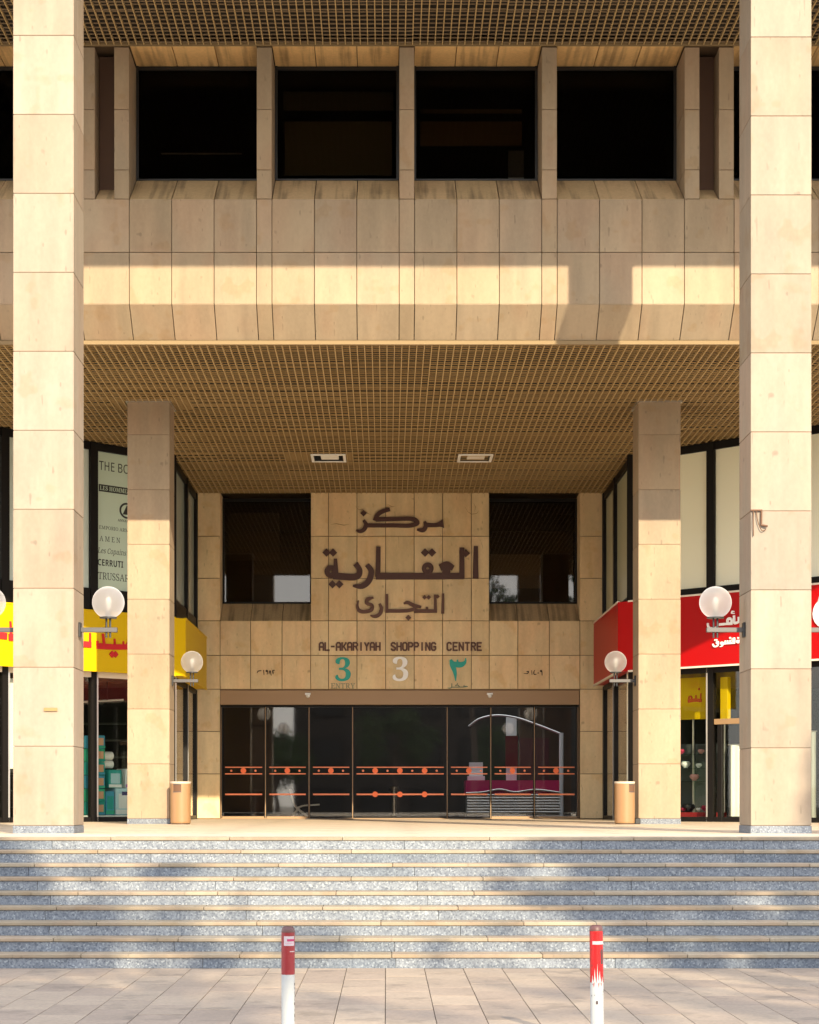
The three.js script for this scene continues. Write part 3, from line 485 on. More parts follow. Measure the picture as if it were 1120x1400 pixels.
wallWriting('tiny dark Arabic year on the left wall tile above the doors', 'lettering', 335, 895, 18.67, [[[[310, 475, 12], [335, 425, 26], [420, 408, 24]]], [[[478, 395, 22], [488, 515, 18]]], [{ ring: [558, 418, 30, 6] }, [[578, 430, 18], [566, 510, 18]]], [[[640, 405, 22], [612, 500, 12]], [[645, 405, 22], [672, 535, 14]]], [[[765, 402, 12], [712, 408, 26], [722, 500, 18]], [[715, 455, 10], [745, 440, 12]]]], M.nearBlack, 0.01);
wallWriting('tiny dark Arabic year on the right wall tile above the doors', 'lettering', 700, 895, 18.67, [[[[300, 482, 12], [400, 480, 26], [418, 430, 30], [370, 440, 18]]], [[[502, 400, 14], [514, 515, 18]]], [[[585, 395, 14], [560, 440, 24], [566, 505, 22], [625, 500, 18]]], [{ dot: [668, 470, 20] }], [{ ring: [742, 418, 28, 5] }, [[765, 425, 18], [768, 530, 16]]]], M.nearBlack, 0.01);

// ------------------------------------------------------------------ fascia signs
function fascia(s, label, y0, y1, mat, edge) {
  const t = thing('fascia_sign', label, 'shop sign', [0, -EYE, 0]); const uc = -0.28 * Math.tan(Math.PI / 8) * -1;
  const sh = new THREE.Shape(); const o = 0.28, r = Math.SQRT1_2;
  const A = facePoint(s, 5.7, o, 0), c0 = [s * 4.07, 0, 36.48 - (0.28 * Math.tan(Math.PI / 8))], pts = [[A[0], A[2]], [c0[0], c0[2]], [s * 4.07, 40.6], [s * 4.29, 40.6], [s * 4.29, 36.46], [facePoint(s, 5.7, 0.06, 0)[0], facePoint(s, 5.7, 0.06, 0)[2]]];
  pts.forEach(([x, d], i) => (i ? sh.lineTo(x, d) : sh.moveTo(x, d)));
  part('panel', uvs(new THREE.ExtrudeGeometry(sh, { depth: y1 - y0, bevelEnabled: false }).rotateX(-Math.PI / 2).translate(0, y0 + EYE, 0)), mat, t);
  for (const y of [y0 - 0.0, y1]) part('edge_trim', [faceBox(s, 0.13, 5.7, y - 0.016, y + 0.016, 0.24, 0.292), sideBox(s, 36.39, 40.61, y - 0.016, y + 0.016, 0.24, 0.292)], edge, t);
  return t;
}
const yl = fascia(-1, 'yellow shop sign board with red Arabic letters bending round the left shop corner', 2.38, 3.46, M.yellow, M.yellow);
const rd = fascia(1, 'red shop sign board with white Arabic letters bending round the right shop corner', 2.46, 3.77, M.red, M.pale);
// pixel of the photograph -> (u, y) on the slanting face o metres out of the glass
function faceUV(s, o, px, py) { const k = (px - 528.6) / 2640, r = Math.SQRT1_2; // X = k D - .286 ; s X = 4.35 + u r - o r ; D = 36.48 - u r - o r
  const D0 = 36.48 - o * r, X0 = s * (4.35 - o * r), u = (k * D0 - 0.286 - X0) / (s * r + k * r), D = D0 - u * r; return [u, (1097 - py) * D / 2640]; }
function faceWriting(t, s, o, ox, oy, zoom, items, mat, depth) {
  const k = 34.8 / 2640 / zoom * 1.25;
  writing(t, items, (x, y) => { const [u, v] = faceUV(s, o, ox + x / zoom, oy + y / zoom); return [s * u, v]; }, k, mat, depth, (m) => { const [X, , D] = facePoint(s, 0, o, 0); m.rotation.y = -s * Math.PI / 4; m.position.set(X, EYE, -D); });
}
faceWriting(yl, -1, 0.283, 110, 800, 11.67, [[[[745, 905, 14], [742, 1015, 46]], [[820, 985, 70], [500, 985, 72], [255, 968, 78]], [[680, 895, 14], [682, 980, 20]], [[540, 855, 18], [542, 970, 24]], [[352, 775, 24], [378, 985, 36]], [[265, 890, 26], [262, 965, 26]], { dot: [498, 1105, 44] }, { dot: [556, 1105, 44] }], [[[150, 765, 24], [148, 965, 28]], [[165, 950, 74], [40, 940, 76]]]], M.redLetter, 0.02);
faceWriting(yl, -1, 0.283, 0, 780, 3.78, [[[[52, 262, 8], [58, 345, 12]], [[76, 345, 28], [44, 345, 28]]], [[[34, 340, 26], [-40, 330, 26]], [[10, 300, 10], [8, 335, 12]]]], M.redLetter, 0.02);
faceWriting(rd, 1, 0.283, 930, 790, 10, [[[[805, 535, 24], [802, 600, 26], [745, 624, 26]], [[742, 515, 24], [745, 628, 26]]], [{ ring: [682, 592, 42, 15] }, [[720, 628, 24], [630, 632, 26], [540, 640, 26]]], [[[748, 486, 12], [712, 484, 12], [722, 458, 12], [745, 462, 10]]], [[[520, 662, 22], [505, 680, 20], [430, 688, 22], [396, 672, 24], [384, 622, 16]]], [[[745, 818, 14], [748, 888, 18]], [[718, 824, 14], [722, 888, 18]], [[756, 890, 18], [640, 898, 18], [580, 905, 18]], [[690, 850, 12], [690, 892, 14]], [[655, 856, 12], [655, 896, 14]], [[625, 858, 12], [622, 898, 14]], { dot: [690, 822, 10] }], [{ ring: [580, 895, 18, 6] }, [[592, 905, 12], [580, 930, 14], [548, 942, 8]]], [{ ring: [515, 885, 18, 6] }, [[530, 895, 12], [515, 930, 16], [470, 938, 16], [452, 905, 12]], { dot: [505, 850, 9] }, { dot: [485, 852, 9] }], [{ ring: [800, 872, 20, 8] }, { dot: [800, 822, 9] }]], M.whiteLetter, 0.02);
faceWriting(rd, 1, 0.283, 1090, 780, 1, [[{ ring: [40, 58, 16, 9] }]], M.whiteLetter, 0.02);
// printed banner behind the left upper pane
{
  const cv = document.createElement('canvas'); cv.width = 420; cv.height = 1000; const c = cv.getContext('2d');
  c.fillStyle = '#b9cbb8'; c.fillRect(0, 0, 420, 1000); c.fillStyle = '#1b201c';
  c.font = '92px sans-serif'; c.fillText('THE BOX', 22, 130, 275); c.fillRect(20, 235, 245, 52); c.fillStyle = '#b9cbb8'; c.font = 'bold 44px serif'; c.fillText('LES HOMMES', 28, 276, 230); c.fillStyle = '#1b201c';
  c.lineWidth = 14; c.strokeStyle = '#1b201c'; c.beginPath(); c.arc(238, 405, 52, 0, 7); c.stroke(); c.beginPath(); c.moveTo(238, 362); c.lineTo(204, 435); c.lineTo(272, 435); c.fill(); c.font = 'bold 26px serif'; c.fillText('ANNAPURNA', 166, 490, 150);
  c.font = '34px serif'; c.fillText('EMPORIO ARMANI', 22, 562, 290); c.font = '52px serif'; c.fillText('A M E N', 26, 650, 160); c.font = 'italic 54px serif'; c.fillText('Les Copains', 10, 738, 220); c.font = 'bold 66px sans-serif'; c.fillText('CERRUTI', 10, 830, 200); c.font = '72px serif'; c.fillText('TRUSSARDI', 14, 930, 300);
  const tx = new THREE.CanvasTexture(cv); tx.colorSpace = THREE.SRGBColorSpace;
  const t = thing('window_banner', 'grey-green window banner printed with black fashion names between the two left columns', 'banner', [0, -EYE, 0]);
  const u0 = 0.5, u1 = 1.74, y0 = 3.91, y1 = 6.41, g = new THREE.PlaneGeometry(u1 - u0, y1 - y0), b = bx(u1 - u0, y1 - y0, 0.004, 0, 0, -0.003); g.rotateY(Math.PI / 4); b.rotateY(Math.PI / 4);
  const [X, Y, D] = facePoint(-1, (u0 + u1) / 2, -0.012, (y0 + y1) / 2); g.translate(X, Y + EYE, -D); b.translate(X, Y + EYE, -D);
  part('print', g, new THREE.MeshStandardMaterial({ map: tx, roughness: 0.3 }), t); part('backing', b, bannerGreen, t);
}

// ------------------------------------------------------------------ glass entrance
{
  const t = thing('glass_entrance', 'wide dark glass entrance with sliding doors and orange safety stripes under a bronze header', 'door', [0, -EYE, 0]);
  const DG2 = 41.4, E = [301, 362, 422, 482, 612, 672, 732, 792].map((p) => onPlane(p, 0, DW)[0]);
  part('header', [span(-3.83, 3.82, 2.085, 2.385, 41.16, 41.5)], M.bronze, t);
  part('head_rail', span(-3.83, 3.82, 2.04, 2.083, 41.3, 41.46), M.frame, t);
  E.forEach((x, i) => { part('mullion', span(x - 0.022, x + 0.022, FLOOR, 2.04, 41.36, 41.45), M.frame, t); part('edge_strip', span(x - 0.007, x + 0.007, FLOOR, 2.04, 41.35, 41.358), M.bronze, t); });
  for (let i = 0; i < 7; i++) {
    const a = E[i] + 0.023, b = E[i + 1] - 0.023, p = part('door_panel', [span(a, b, FLOOR + 0.005, FLOOR + 0.055, 41.38, 41.43)], i > 1 && i < 5 ? M.frame : M.bronze, t);
    const g = part('pane', span(a, b, FLOOR + 0.056, 2.038, DG2, DG2 + 0.008), M.doorGlass, p);
    const y = (py) => (1097 - py) / (2640 / DG2), strip = (x0, x1, py, h, mat) => part('stripe', span(x0, x1, y(py) - h / 2, y(py) + h / 2, DG2 - 0.004, DG2 - 0.001), mat, p);
    strip(a + 0.06, b - 0.05, 1049, 0.022, M.orangeLine); strip(a + 0.06, b - 0.05, 1058, 0.022, M.orangeLine); strip(a + 0.06, b - 0.05, 1086, 0.034, M.orangeLine);
    const dot = (x, py, r, mat) => part('dot', new THREE.CylinderGeometry(r, r, 0.004, 16).rotateX(Math.PI / 2).translate(x, y(py) + EYE, -DG2 + 0.006), mat, p);
    const c = (a + b) / 2; const bigs = i === 3 ? [-0.53, 0, 0.53] : [0];
    for (const q of bigs) { dot(c + q, 1053.6, 0.06, M.orange); if (i === 3) dot(c + q, 1086, 0.06, M.orange); }
    for (const q of i === 3 ? [-0.79, -0.265, 0.265, 0.79] : [-0.26, 0.26]) dot(c + q, 1053.8, 0.024, M.orangeLine);
  }
  for (const px of [421, 670]) { const [x] = onPlane(px, 0, DW); part('sensor', [new THREE.SphereGeometry(0.045, 14, 10).translate(x, (1097 - 951) / 64.2 + EYE, -41.14), span(x - 0.06, x + 0.06, 2.29, 2.33, 41.12, 41.16)], M.white, t); }
  part('threshold', span(-3.83, 3.82, FLOOR + 0.004, FLOOR + 0.018, 41.2, 41.5), M.bronze, t);
  const mats = [[-1.98, -0.98], [1.03, 1.9]]; for (const [a, b] of mats) part('door_mat', chBox(b - a, 0.014, 0.8, 0.004, (a + b) / 2, FLOOR + 0.008 + EYE, -40.6), M.black, t);
}

// ------------------------------------------------------------------ lamps, bins, bollards, ceiling lights
function lampThing(label, X, Y, D, dir) {              // mounted at the side of a column; dir = -1 or 1 along x
  const t = thing('globe_lamp', label, 'wall lamp', [X, Y, D], 'globe lamps on column brackets');
  const L = 0.34;
  part('wall_plate', chBox(0.025, 0.17, 0.1, 0.004, dir * 0.0135, 0, 0), M.darkMetal, t);
  part('arm', [chBox(L + 0.08, 0.055, 0.055, 0.004, dir * (L + 0.13) / 2, 0, 0)], M.steel, t);
  part('stem', [rod([dir * L - 0.022, -0.09, 0], [dir * L - 0.022, 0.135, 0], 0.012), rod([dir * L + 0.022, -0.09, 0], [dir * L + 0.022, 0.135, 0], 0.012)], M.darkMetal, t);
  part('cap', cyl(0.1, 0.1, 0.014, dir * L, 0.134, 0), M.darkMetal, t);
  const gl = part('globe', new THREE.SphereGeometry(0.186, 40, 28).translate(dir * L, 0.318, 0), M.globe, t);
  part('lamp_holder', cyl(0.035, 0.03, 0.07, dir * L, 0.15, 0), M.steel, gl);
  part('bulb', new THREE.LatheGeometry([[0, 0], [0.025, 0], [0.03, 0.05], [0.042, 0.1], [0.03, 0.15], [0, 0.165]].map((p) => new THREE.Vector2(...p)), 16).translate(dir * L, 0.22, 0), M.bulb ??= std(0.3, 0.28, 0.25), gl);
  return t;
}
const lY = (1097 - 861) / 118.2, lY2 = (1097 - 931) / 82.4;
lampThing('globe lamp on the right side of the left front column', -3.848, lY, 22.36, 1);
lampThing('globe lamp on the left side of the right front column', 3.863, lY, 22.36, -1);
lampThing('globe lamp left of the left front column, cut by the photo edge', -4.543, lY, 22.36, -1);
lampThing('globe lamp right of the right front column, cut by the photo edge', 4.557, lY, 22.36, 1);
lampThing('globe lamp on the left rear column, above the bin beside the yellow sign', -3.843, lY2, 32.0, 1).scale.setScalar(0.98);
lampThing('globe lamp on the right rear column, above the bin beside the red sign', 3.843, lY2, 32.0, -1).scale.setScalar(0.98);
function bin(label, X, D, turn) {
  const t = thing('litter_bin', label, 'bin', [X, FLOOR, D], 'litter bins by the rear columns');
  part('body', new THREE.LatheGeometry([[0, 0.012], [0.155, 0.012], [0.162, 0.02], [0.165, 0.05], [0.165, 0.66], [0.16, 0.67], [0, 0.67]].map((p) => new THREE.Vector2(...p)), 36), M.bin, t);
  part('foot', cyl(0.15, 0.15, 0.012, 0, 0, 0, 30), M.darkMetal, t);
  part('ash_tray', new THREE.LatheGeometry([[0, 0.672], [0.13, 0.672], [0.14, 0.69], [0.168, 0.695], [0.168, 0.672], [0.166, 0.66]].map((p) => new THREE.Vector2(...p)), 36), M.binTop, t);
  part('opening', new THREE.CylinderGeometry(0.1665, 0.1665, 0.115, 12, 1, true, turn - 0.42, 0.84).translate(0, 0.585, 0), std(0.1, 0.045, 0.02, { side: THREE.DoubleSide }), t);
  part('opening_rim', [-1, 1].map((q) => new THREE.CylinderGeometry(0.169, 0.169, 0.012, 12, 1, true, turn - 0.44, 0.88).translate(0, 0.585 + q * 0.062, 0)), M.steel, t);
  return t;
}
bin('tan cylindrical litter bin beside the left rear column', -3.635, 31.4, -0.25);
bin('tan cylindrical litter bin beside the right rear column', 3.585, 31.4, 0.75);
{ const w = tag(part('door_wedge', [chBox(0.09, 0.1, 0.09, 0.01, 3.8, FLOOR + 0.05 + EYE, -31.45)], M.black, scene), 'small black block on the floor beside the right litter bin', 'block'); }
{
  const bt = (r, g) => { const cv = document.createElement('canvas'); cv.width = 64; cv.height = 64; const c = cv.getContext('2d'); return cv; };
  for (const [px, top, k, label] of [[394, 1267, 65, 'red and white bollard with a square sticker, left of the two'], [817, 1265, 78, 'red and white bollard with a torn strip and wire on top']]) {
    const D = 11.8, X = (px - 528.6) * D / 2640 - 0.286, yt = (1097 - top) * D / 2640, H = yt + EYE, hr = k * D / 2640, r = 0.0405, left = px < 500;
    const t = thing('bollard', label, 'bollard', [X, -EYE, D], 'bollards before the steps', 0); if (!left) t.rotation.z = 0.012;
    part('white_post', cyl(r, r, H - hr - 0.0, 0, 0, 0, 24), M.bollardWhite, t);
    part('red_band', new THREE.LatheGeometry([[r + 0.0006, H - hr], [r + 0.0006, H - 0.03], [r * 0.93, H - 0.012], [r * 0.7, H - 0.002], [0, H]].map((p) => new THREE.Vector2(...p)), 24), left ? std(0.17, 0.003, 0.006, { roughness: 0.4 }) : M.bollardRed, t);  // left red is darker: its shade is put into the colour
    part('cap', new THREE.LatheGeometry([[r * 1.03, H - 0.034], [r * 1.03, H - 0.026], [r * 0.95, H - 0.01], [r * 0.72, H + 0.001], [0, H + 0.002]].map((p) => new THREE.Vector2(...p)), 24), std(0.07, 0.02, 0.015, { roughness: 0.5 }), t);
    const arc = (y0, h, a0, a1, mat, name, rad = 0.0016) => part(name, new THREE.CylinderGeometry(r + rad, r + rad, h, 12, 1, true, a0, a1 - a0).translate(0, y0, 0), mat, t);
    const sm = (o) => std(...o, { side: THREE.DoubleSide });
    if (left) { arc(H - 0.085, 0.058, -0.6, 1.1, sm([0.36, 0.3, 0.31]), 'sticker'); arc(H - 0.08, 0.014, -0.1, 1.1, sm([0.3, 0.02, 0.08]), 'sticker_mark', 0.0022); arc(H - 0.1, 0.004, -0.4, 0.9, sm([0.4, 0.2, 0.25]), 'sticker_mark', 0.0022); arc(H - 0.149, 0.006, 0.3, 1.2, sm([0.35, 0.25, 0.25]), 'scratch'); for (let q = 0; q < 9; q++) arc(H - hr - 0.05 - q * 0.032 - rr(0, 0.01), rr(0.008, 0.022), 1.28 + rr(-0.1, 0.1), 1.5 + rr(0, 0.1), sm([0.06, 0.03, 0.02]), 'rust_spot'); arc(H - 0.022, 0.012, -1.2, 1.3, sm([0.05, 0.03, 0.02]), 'rust_spot', -0.002); }
    else { arc(H - 0.105, 0.02, -0.7, 1.3, sm([0.34, 0.27, 0.27]), 'sticker');
      const patch = (pts, mat, name, rad = 0.0016) => { const g = new THREE.ShapeGeometry(new THREE.Shape(pts.map(([a, y]) => new THREE.Vector2(a, y)))), p = g.attributes.position; for (let q = 0; q < p.count; q++) { const a = p.getX(q), y = p.getY(q); p.setXYZ(q, (r + rad) * Math.sin(a), H - hr + y, (r + rad) * Math.cos(a)); } g.computeVertexNormals(); return part(name, g, mat, t); };
      for (const [a, w, h] of [[-0.75, 0.2, 0.05], [-0.38, 0.22, 0.09], [0.02, 0.16, 0.12], [0.36, 0.24, 0.075], [0.8, 0.2, 0.04]]) patch([[a - w, -0.003], [a + w, -0.003], [a + w * 0.55, h * 0.35], [a + w * 0.3, h * 0.5], [a + w * 0.05, h], [a - w * 0.25, h * 0.62], [a - w * 0.5, h * 0.3]], M.bollardWhite, 'chipped_paint');
      for (const [a, w, h] of [[-0.55, 0.12, 0.03], [0.2, 0.1, 0.04], [0.6, 0.14, 0.025]]) patch([[a - w, 0.004], [a - w * 0.4, -h * 0.5], [a, -h], [a + w * 0.5, -h * 0.4], [a + w, 0.004]], M.bollardRed, 'paint_run', 0.0011);
      for (let q = 0; q < 12; q++) { const a = rr(-1.2, 1.2), y = rr(-0.25, 0.22), w = rr(0.02, 0.07), h = rr(0.002, 0.007); patch([[a - w, y], [a, y - h], [a + w, y + h * 0.3], [a + w * 0.2, y + h]], sm([0.05, 0.03, 0.025]), 'rust_spot', 0.0021); } arc(H - 0.19, 0.09, 0.55, 1.05, sm([0.05, 0.015, 0.015]), 'rust_spot'); arc(H - hr - 0.12, 0.02, -0.25, 0.05, sm([0.04, 0.02, 0.02]), 'rust_spot'); part('wire', tube([[0.005, H - 0.004, 0], [0, H + 0.018, 0], [-0.02, H + 0.03, 0.004], [-0.034, H + 0.036, 0]], 0.0026, 12, 6), M.steel, t); }
  }
}
for (const [x, label] of [[-1.39, 'recessed white-framed ceiling light in the soffit, left of the two'], [1.4, 'recessed white-framed ceiling light in the soffit, right of the two']]) {
  const t = thing('ceiling_light', label, 'ceiling light', [x, 6.56, 36.81], 'ceiling lights over the entrance');
  part('frame', [bx(0.66, 0.02, 0.07, 0, 0, 0.355), bx(0.66, 0.02, 0.07, 0, 0, -0.355), bx(0.05, 0.02, 0.64, -0.305, 0, 0), bx(0.05, 0.02, 0.64, 0.305, 0, 0)], M.white, t);
  part('housing', [bx(0.56, 0.01, 0.64, 0, 0.11, 0), bx(0.01, 0.11, 0.64, -0.275, 0.055, 0), bx(0.01, 0.11, 0.64, 0.275, 0.055, 0), bx(0.54, 0.11, 0.01, 0, 0.055, -0.315), bx(0.54, 0.11, 0.01, 0, 0.055, 0.315)], M.black, t);
  part('diffuser', chBox(0.34, 0.05, 0.5, 0.01, 0.02, 0.045, -0.02), M.white, t);
}
// rusty bracket on the right front column, tape mark on the left one
{
  const D = 21.99, P = (px, py, o = 0.012) => { const [x, y] = onPlane(px, py, D); return [x, y + EYE, -D + o]; };
  const t = thing('rusty_bracket', 'rusty bent metal bracket with hanging wires on the right front column', 'bracket', [0, -EYE, 0]), rust = std(0.1, 0.045, 0.02);
  part('bar', [rod(P(1026, 698), P(1042, 698), 0.011), rod(P(1041, 697), P(1040.5, 719), 0.011), rod(P(1040, 718), P(1049, 720, 0.03), 0.012)], rust, t);
  part('wire', [tube([P(1030, 698), P(1029.5, 715, 0.02), P(1030, 733)], 0.006), tube([P(1034, 699), P(1036, 714, 0.02), P(1042, 726, 0.02), P(1047, 724)], 0.005)], rust, t);
  const m = tag(part('tape_strip', chBox(0.155, 0.04, 0.004, 0.001, ...P(69.5, 970, 0.0)), std(0.27, 0.15, 0.055), scene), 'small tan tape strip stuck on the left front column', 'tape');
  m.position.z += 0.008;
}

// ------------------------------------------------------------------ things in the hall and in the shops
{
  const D = 56, k = 2640 / D, at = (px, py) => [(px - 528.6) / k - 0.286, (1097 - py) / k];
  const t = thing('kiosk', 'magenta and ribbed silver sales kiosk seen through the right entrance panes', 'kiosk', [0, -EYE, 0]);
  const [x0, ] = at(637, 0), [x1] = at(769, 0), yTop = 0.64;
  part('counter', [span(x0, x1, 0.25, yTop, D, D + 1.2)], M.magenta, t); part('plinth', [span(x0 + 0.04, x1, FLOOR, 0.25, D + 0.05, D + 1.15)], M.silver, t);
  for (let i = 0; i < 7; i++) part('rib', rod([x0 + 0.03, FLOOR + 0.07 + i * 0.083 + EYE, -D + 0.01], [x1, FLOOR + 0.07 + i * 0.083 + EYE, -D + 0.01], 0.03, 0.03, 12), M.silver, t);
  part('trim', [tube([[x0, 0.27 + EYE, -D + 0.02], [x0 + 0.5, 0.3 + EYE, -D + 0.02], [x0 + 1, 0.38 + EYE, -D + 0.02], [x0 + 1.4, 0.3 + EYE, -D + 0.02], [x0 + 2, 0.37 + EYE, -D + 0.02], [x1, 0.28 + EYE, -D + 0.02]], 0.025)], M.silver, t);
  const P = (px, py, z = 0) => { const q = at(px, py); return [q[0], q[1] + EYE, -D - z]; };
  part('canopy_arm', tube([P(641, 993), P(655, 983), P(678, 978), P(705, 981), P(735, 991), P(766, 1003)], 0.028), M.silver, t);
  part('post', rod(P(767.5, 1114), P(767.5, 1002), 0.06), M.white, t);
  part('post', span(at(694, 0)[0], at(708, 0)[0], FLOOR, 2.5, D + 0.5, D + 0.7), M.white, t);
  part('post_poster', span(at(694, 0)[0] - 0.03, at(708, 0)[0] + 0.03, 1.05, 1.95, D + 0.47, D + 0.49), M.maroon, t);
  const mo = thing('till_screen', 'white till screen standing on the left end of the kiosk', 'screen', [at(652, 0)[0], yTop, D + 0.5]);
  part('screen', bx(0.4, 0.4, 0.05, 0, 0.33, 0), M.white, mo); part('stand', bx(0.5, 0.13, 0.3, 0, 0.065, 0), M.white, mo);
  const pb = tag(part('wall_poster', [span(at(718, 0)[0], at(760, 0)[0], 0.62, 1.95, D + 2.4, D + 2.45)], std(0.035, 0.004, 0.012), scene), 'dark magenta poster board behind the kiosk', 'poster');
}
{
  // waiting seat; plain white on the frame stands in for chrome sheen
  const k = 61.4, D = 43, P = (px, py, z) => [(px - 528.6) / k - 0.286, (1097 - py) / k + EYE, -D - z];
  const t = thing('waiting_seat', 'waiting seat with crossed legs behind the left entrance panes, frame whitened for chrome sheen', 'chair', [0, -EYE, 0]);
  part('frame', [0, 0.5].flatMap((z) => [tube([P(396, 1079, z), P(400, 1092, z), P(405, 1104, z), P(413, 1102, z), P(436, 1100, z)], 0.018)]), M.white, t);
  for (const z of [0, 0.5]) { part('leg', rod(P(408, 1105, z), P(397, 1118.5, z), 0.019), M.white, t); part('leg', rod(P(405, 1105, z), P(423, 1118.5, z), 0.019), M.white, t); }
  const sl = (pts) => { const A = pts.map(([x, y]) => P(x, y, 0.03)), g = []; for (let i = 0; i < A.length - 1; i++) { const B2 = A[i], C = A[i + 1]; g.push([B2, C, [C[0], C[1], C[2] - 0.44], [B2[0], B2[1], B2[2] - 0.44]]); } return polyGeo(g, 0, 0, 0, 0, 0, false); };
  part('backrest', sl([[397, 1080], [404, 1101]]), std(0.05, 0.05, 0.05, { side: THREE.DoubleSide }), t); part('seat', sl([[412, 1101.5], [435, 1099.5]]), std(0.05, 0.05, 0.05, { side: THREE.DoubleSide }), t);
}
{
  const D = 47, k = 2640 / D, x = (539 - 528.6) / k - 0.286, t = thing('ashtray_stand', 'slim silver standing ashtray in the hall behind the middle doors', 'stand', [x, FLOOR, D]);
  part('column', cyl(0.05, 0.05, 0.62, 0, 0, 0), M.silver, t); part('base', cyl(0.16, 0.14, 0.03, 0, 0, 0), M.darkMetal, t); part('bowl', cyl(0.09, 0.11, 0.12, 0, 0.62, 0), M.silver, t);
}
// left shop window: boxes and packs
{
  const put = (name, label, cat, u, y, o, w, h, d, mats, group, extra) => {
    const [X, Y, D] = facePoint(-1, u, -o, FLOOR + y), t = thing(name, label, cat, [X, Y, D], group, Math.PI / 4);
    part('body', chBox(w, h, d, 0.012, 0, h / 2, 0), mats[0], t); part('label', bx(w * 0.7, h * 0.55, 0.004, 0, h * 0.52, d / 2 + 0.003), mats[1], t); part('band', bx(w * 0.98, h * 0.16, 0.004, 0, h * 0.12, d / 2 + 0.0021), mats[2], t); return t;
  };
  const teal = std(0.02, 0.3, 0.27), teal2 = std(0.03, 0.36, 0.22), blue = std(0.05, 0.28, 0.42), skin = std(0.6, 0.33, 0.2), pack = std(0.62, 0.66, 0.66), ltb = std(0.35, 0.55, 0.62), yg = std(0.6, 0.62, 0.08), purple = std(0.3, 0.12, 0.4), navy = std(0.02, 0.02, 0.12);
  const base = thing('display_plinth', 'low white plinth under the goods in the left shop window', 'plinth', [...facePoint(-1, 1.1, -0.4, FLOOR)], null, Math.PI / 4); part('top', chBox(1.5, 0.1, 0.6, 0.01, 0, 0.065, 0), M.white, base); part('foot', chBox(1.4, 0.02, 0.5, 0.002, 0, 0.008, 0), M.frame, base);
  const ord = ['lowest', 'second', 'third', 'fourth', 'fifth', 'topmost'];
  for (let i = 0; i < 6; i++) put('nappy_box', i === 5 ? 'topmost teal nappy box of the tall stack in the left shop window' : i ? `${ord[i]} teal nappy box from the bottom of the tall stack in the left window` : 'lowest teal nappy box of the tall stack in the left shop window', 'box', 1.6, 0.12 + i * 0.245, 0.25, 0.26, 0.24, 0.3, [[teal, teal2, blue][i % 3], skin, [blue, teal, teal2][i % 3]], 'stacked nappy boxes');
  put('paper_pack', 'large pale blue pack with a dark badge low in the left shop window', 'pack', 0.98, 0.12, 0.3, 0.46, 0.5, 0.34, [ltb, pack, pack], null);
  part('badge', bx(0.14, 0.07, 0.004, -0.02, 0.4, 0.178), navy, scene.children[scene.children.length - 1]);
  put('paper_pack', 'teal pack standing between the box stack and the large pale pack', 'pack', 1.34, 0.12, 0.27, 0.2, 0.44, 0.3, [blue, teal, teal2], null);
  put('paper_tub', 'round-edged teal tub with white top resting on the teal pack', 'tub', 1.2, 0.62, 0.3, 0.3, 0.34, 0.3, [teal, ltb, pack], null);
  put('paper_pack', 'yellow-green and white pack on top of the large pale pack', 'pack', 0.84, 0.62, 0.3, 0.24, 0.36, 0.3, [pack, yg, purple], null);
  for (const [y, l] of [[0.98, 'lower'], [1.14, 'upper']]) { const tt = thing('towel_roll', `${l} white paper roll lying above the teal tub in the left window`, 'roll', facePoint(-1, 1.32, -0.35, FLOOR + y), null, Math.PI / 4); part('roll', cyl(0.075, 0.075, 0.36, 0, -0.18, 0, 18).rotateZ(Math.PI / 2).translate(0, 0.08, 0), M.white, tt); part('core', cyl(0.02, 0.02, 0.366, 0, -0.183, 0, 10).rotateZ(Math.PI / 2).translate(0, 0.08, 0), M.pale, tt); }
  const tl = thing('tube_light', 'thin pale strip lamp under the ceiling of the left shop', 'lamp', facePoint(-1, 1.1, -1.6, 1.86)); part('tube', rod([-0.9, 0.0, 0], [0.9, 0.12, -0.4], 0.02), M.white, tl); part('bracket', [bx(0.02, 0.5, 0.02, -0.6, 0.28, 0), bx(0.02, 0.5, 0.02, 0.6, 0.36, -0.3)], M.darkMetal, tl);
  const sh = thing('wall_shelf', 'dark shelf unit along the back wall of the left shop', 'shelf', [-7, FLOOR, 40.4]); for (let i = 0; i < 6; i++) part('shelf', bx(5, 0.03, 0.4, 0, 0.25 + i * 0.35, 0), std(0.06, 0.07, 0.06), sh); for (const x of [-2.5, 0, 2.5]) part('upright', bx(0.04, 2.3, 0.4, x, 1.15, 0), std(0.04, 0.05, 0.04), sh);
  const wp = thing('display_board', 'tall white panel inside the left shop window at the photo edge', 'board', facePoint(-1, 2.95, -0.2, FLOOR + 0.95), null, Math.PI / 4); part('sheet', chBox(1.5, 1.6, 0.03, 0.003, 0, 0.8, 0), M.white, wp); part('foot_rail', bx(1.5, 0.07, 0.05, 0, -0.04, 0), M.black, wp);
  put('paper_pack', 'pale printed pack under the white panel at the left photo edge', 'pack', 2.5, 0.06, 0.25, 0.9, 0.75, 0.3, [M.white, std(0.55, 0.62, 0.5), std(0.5, 0.4, 0.3)], null);
}
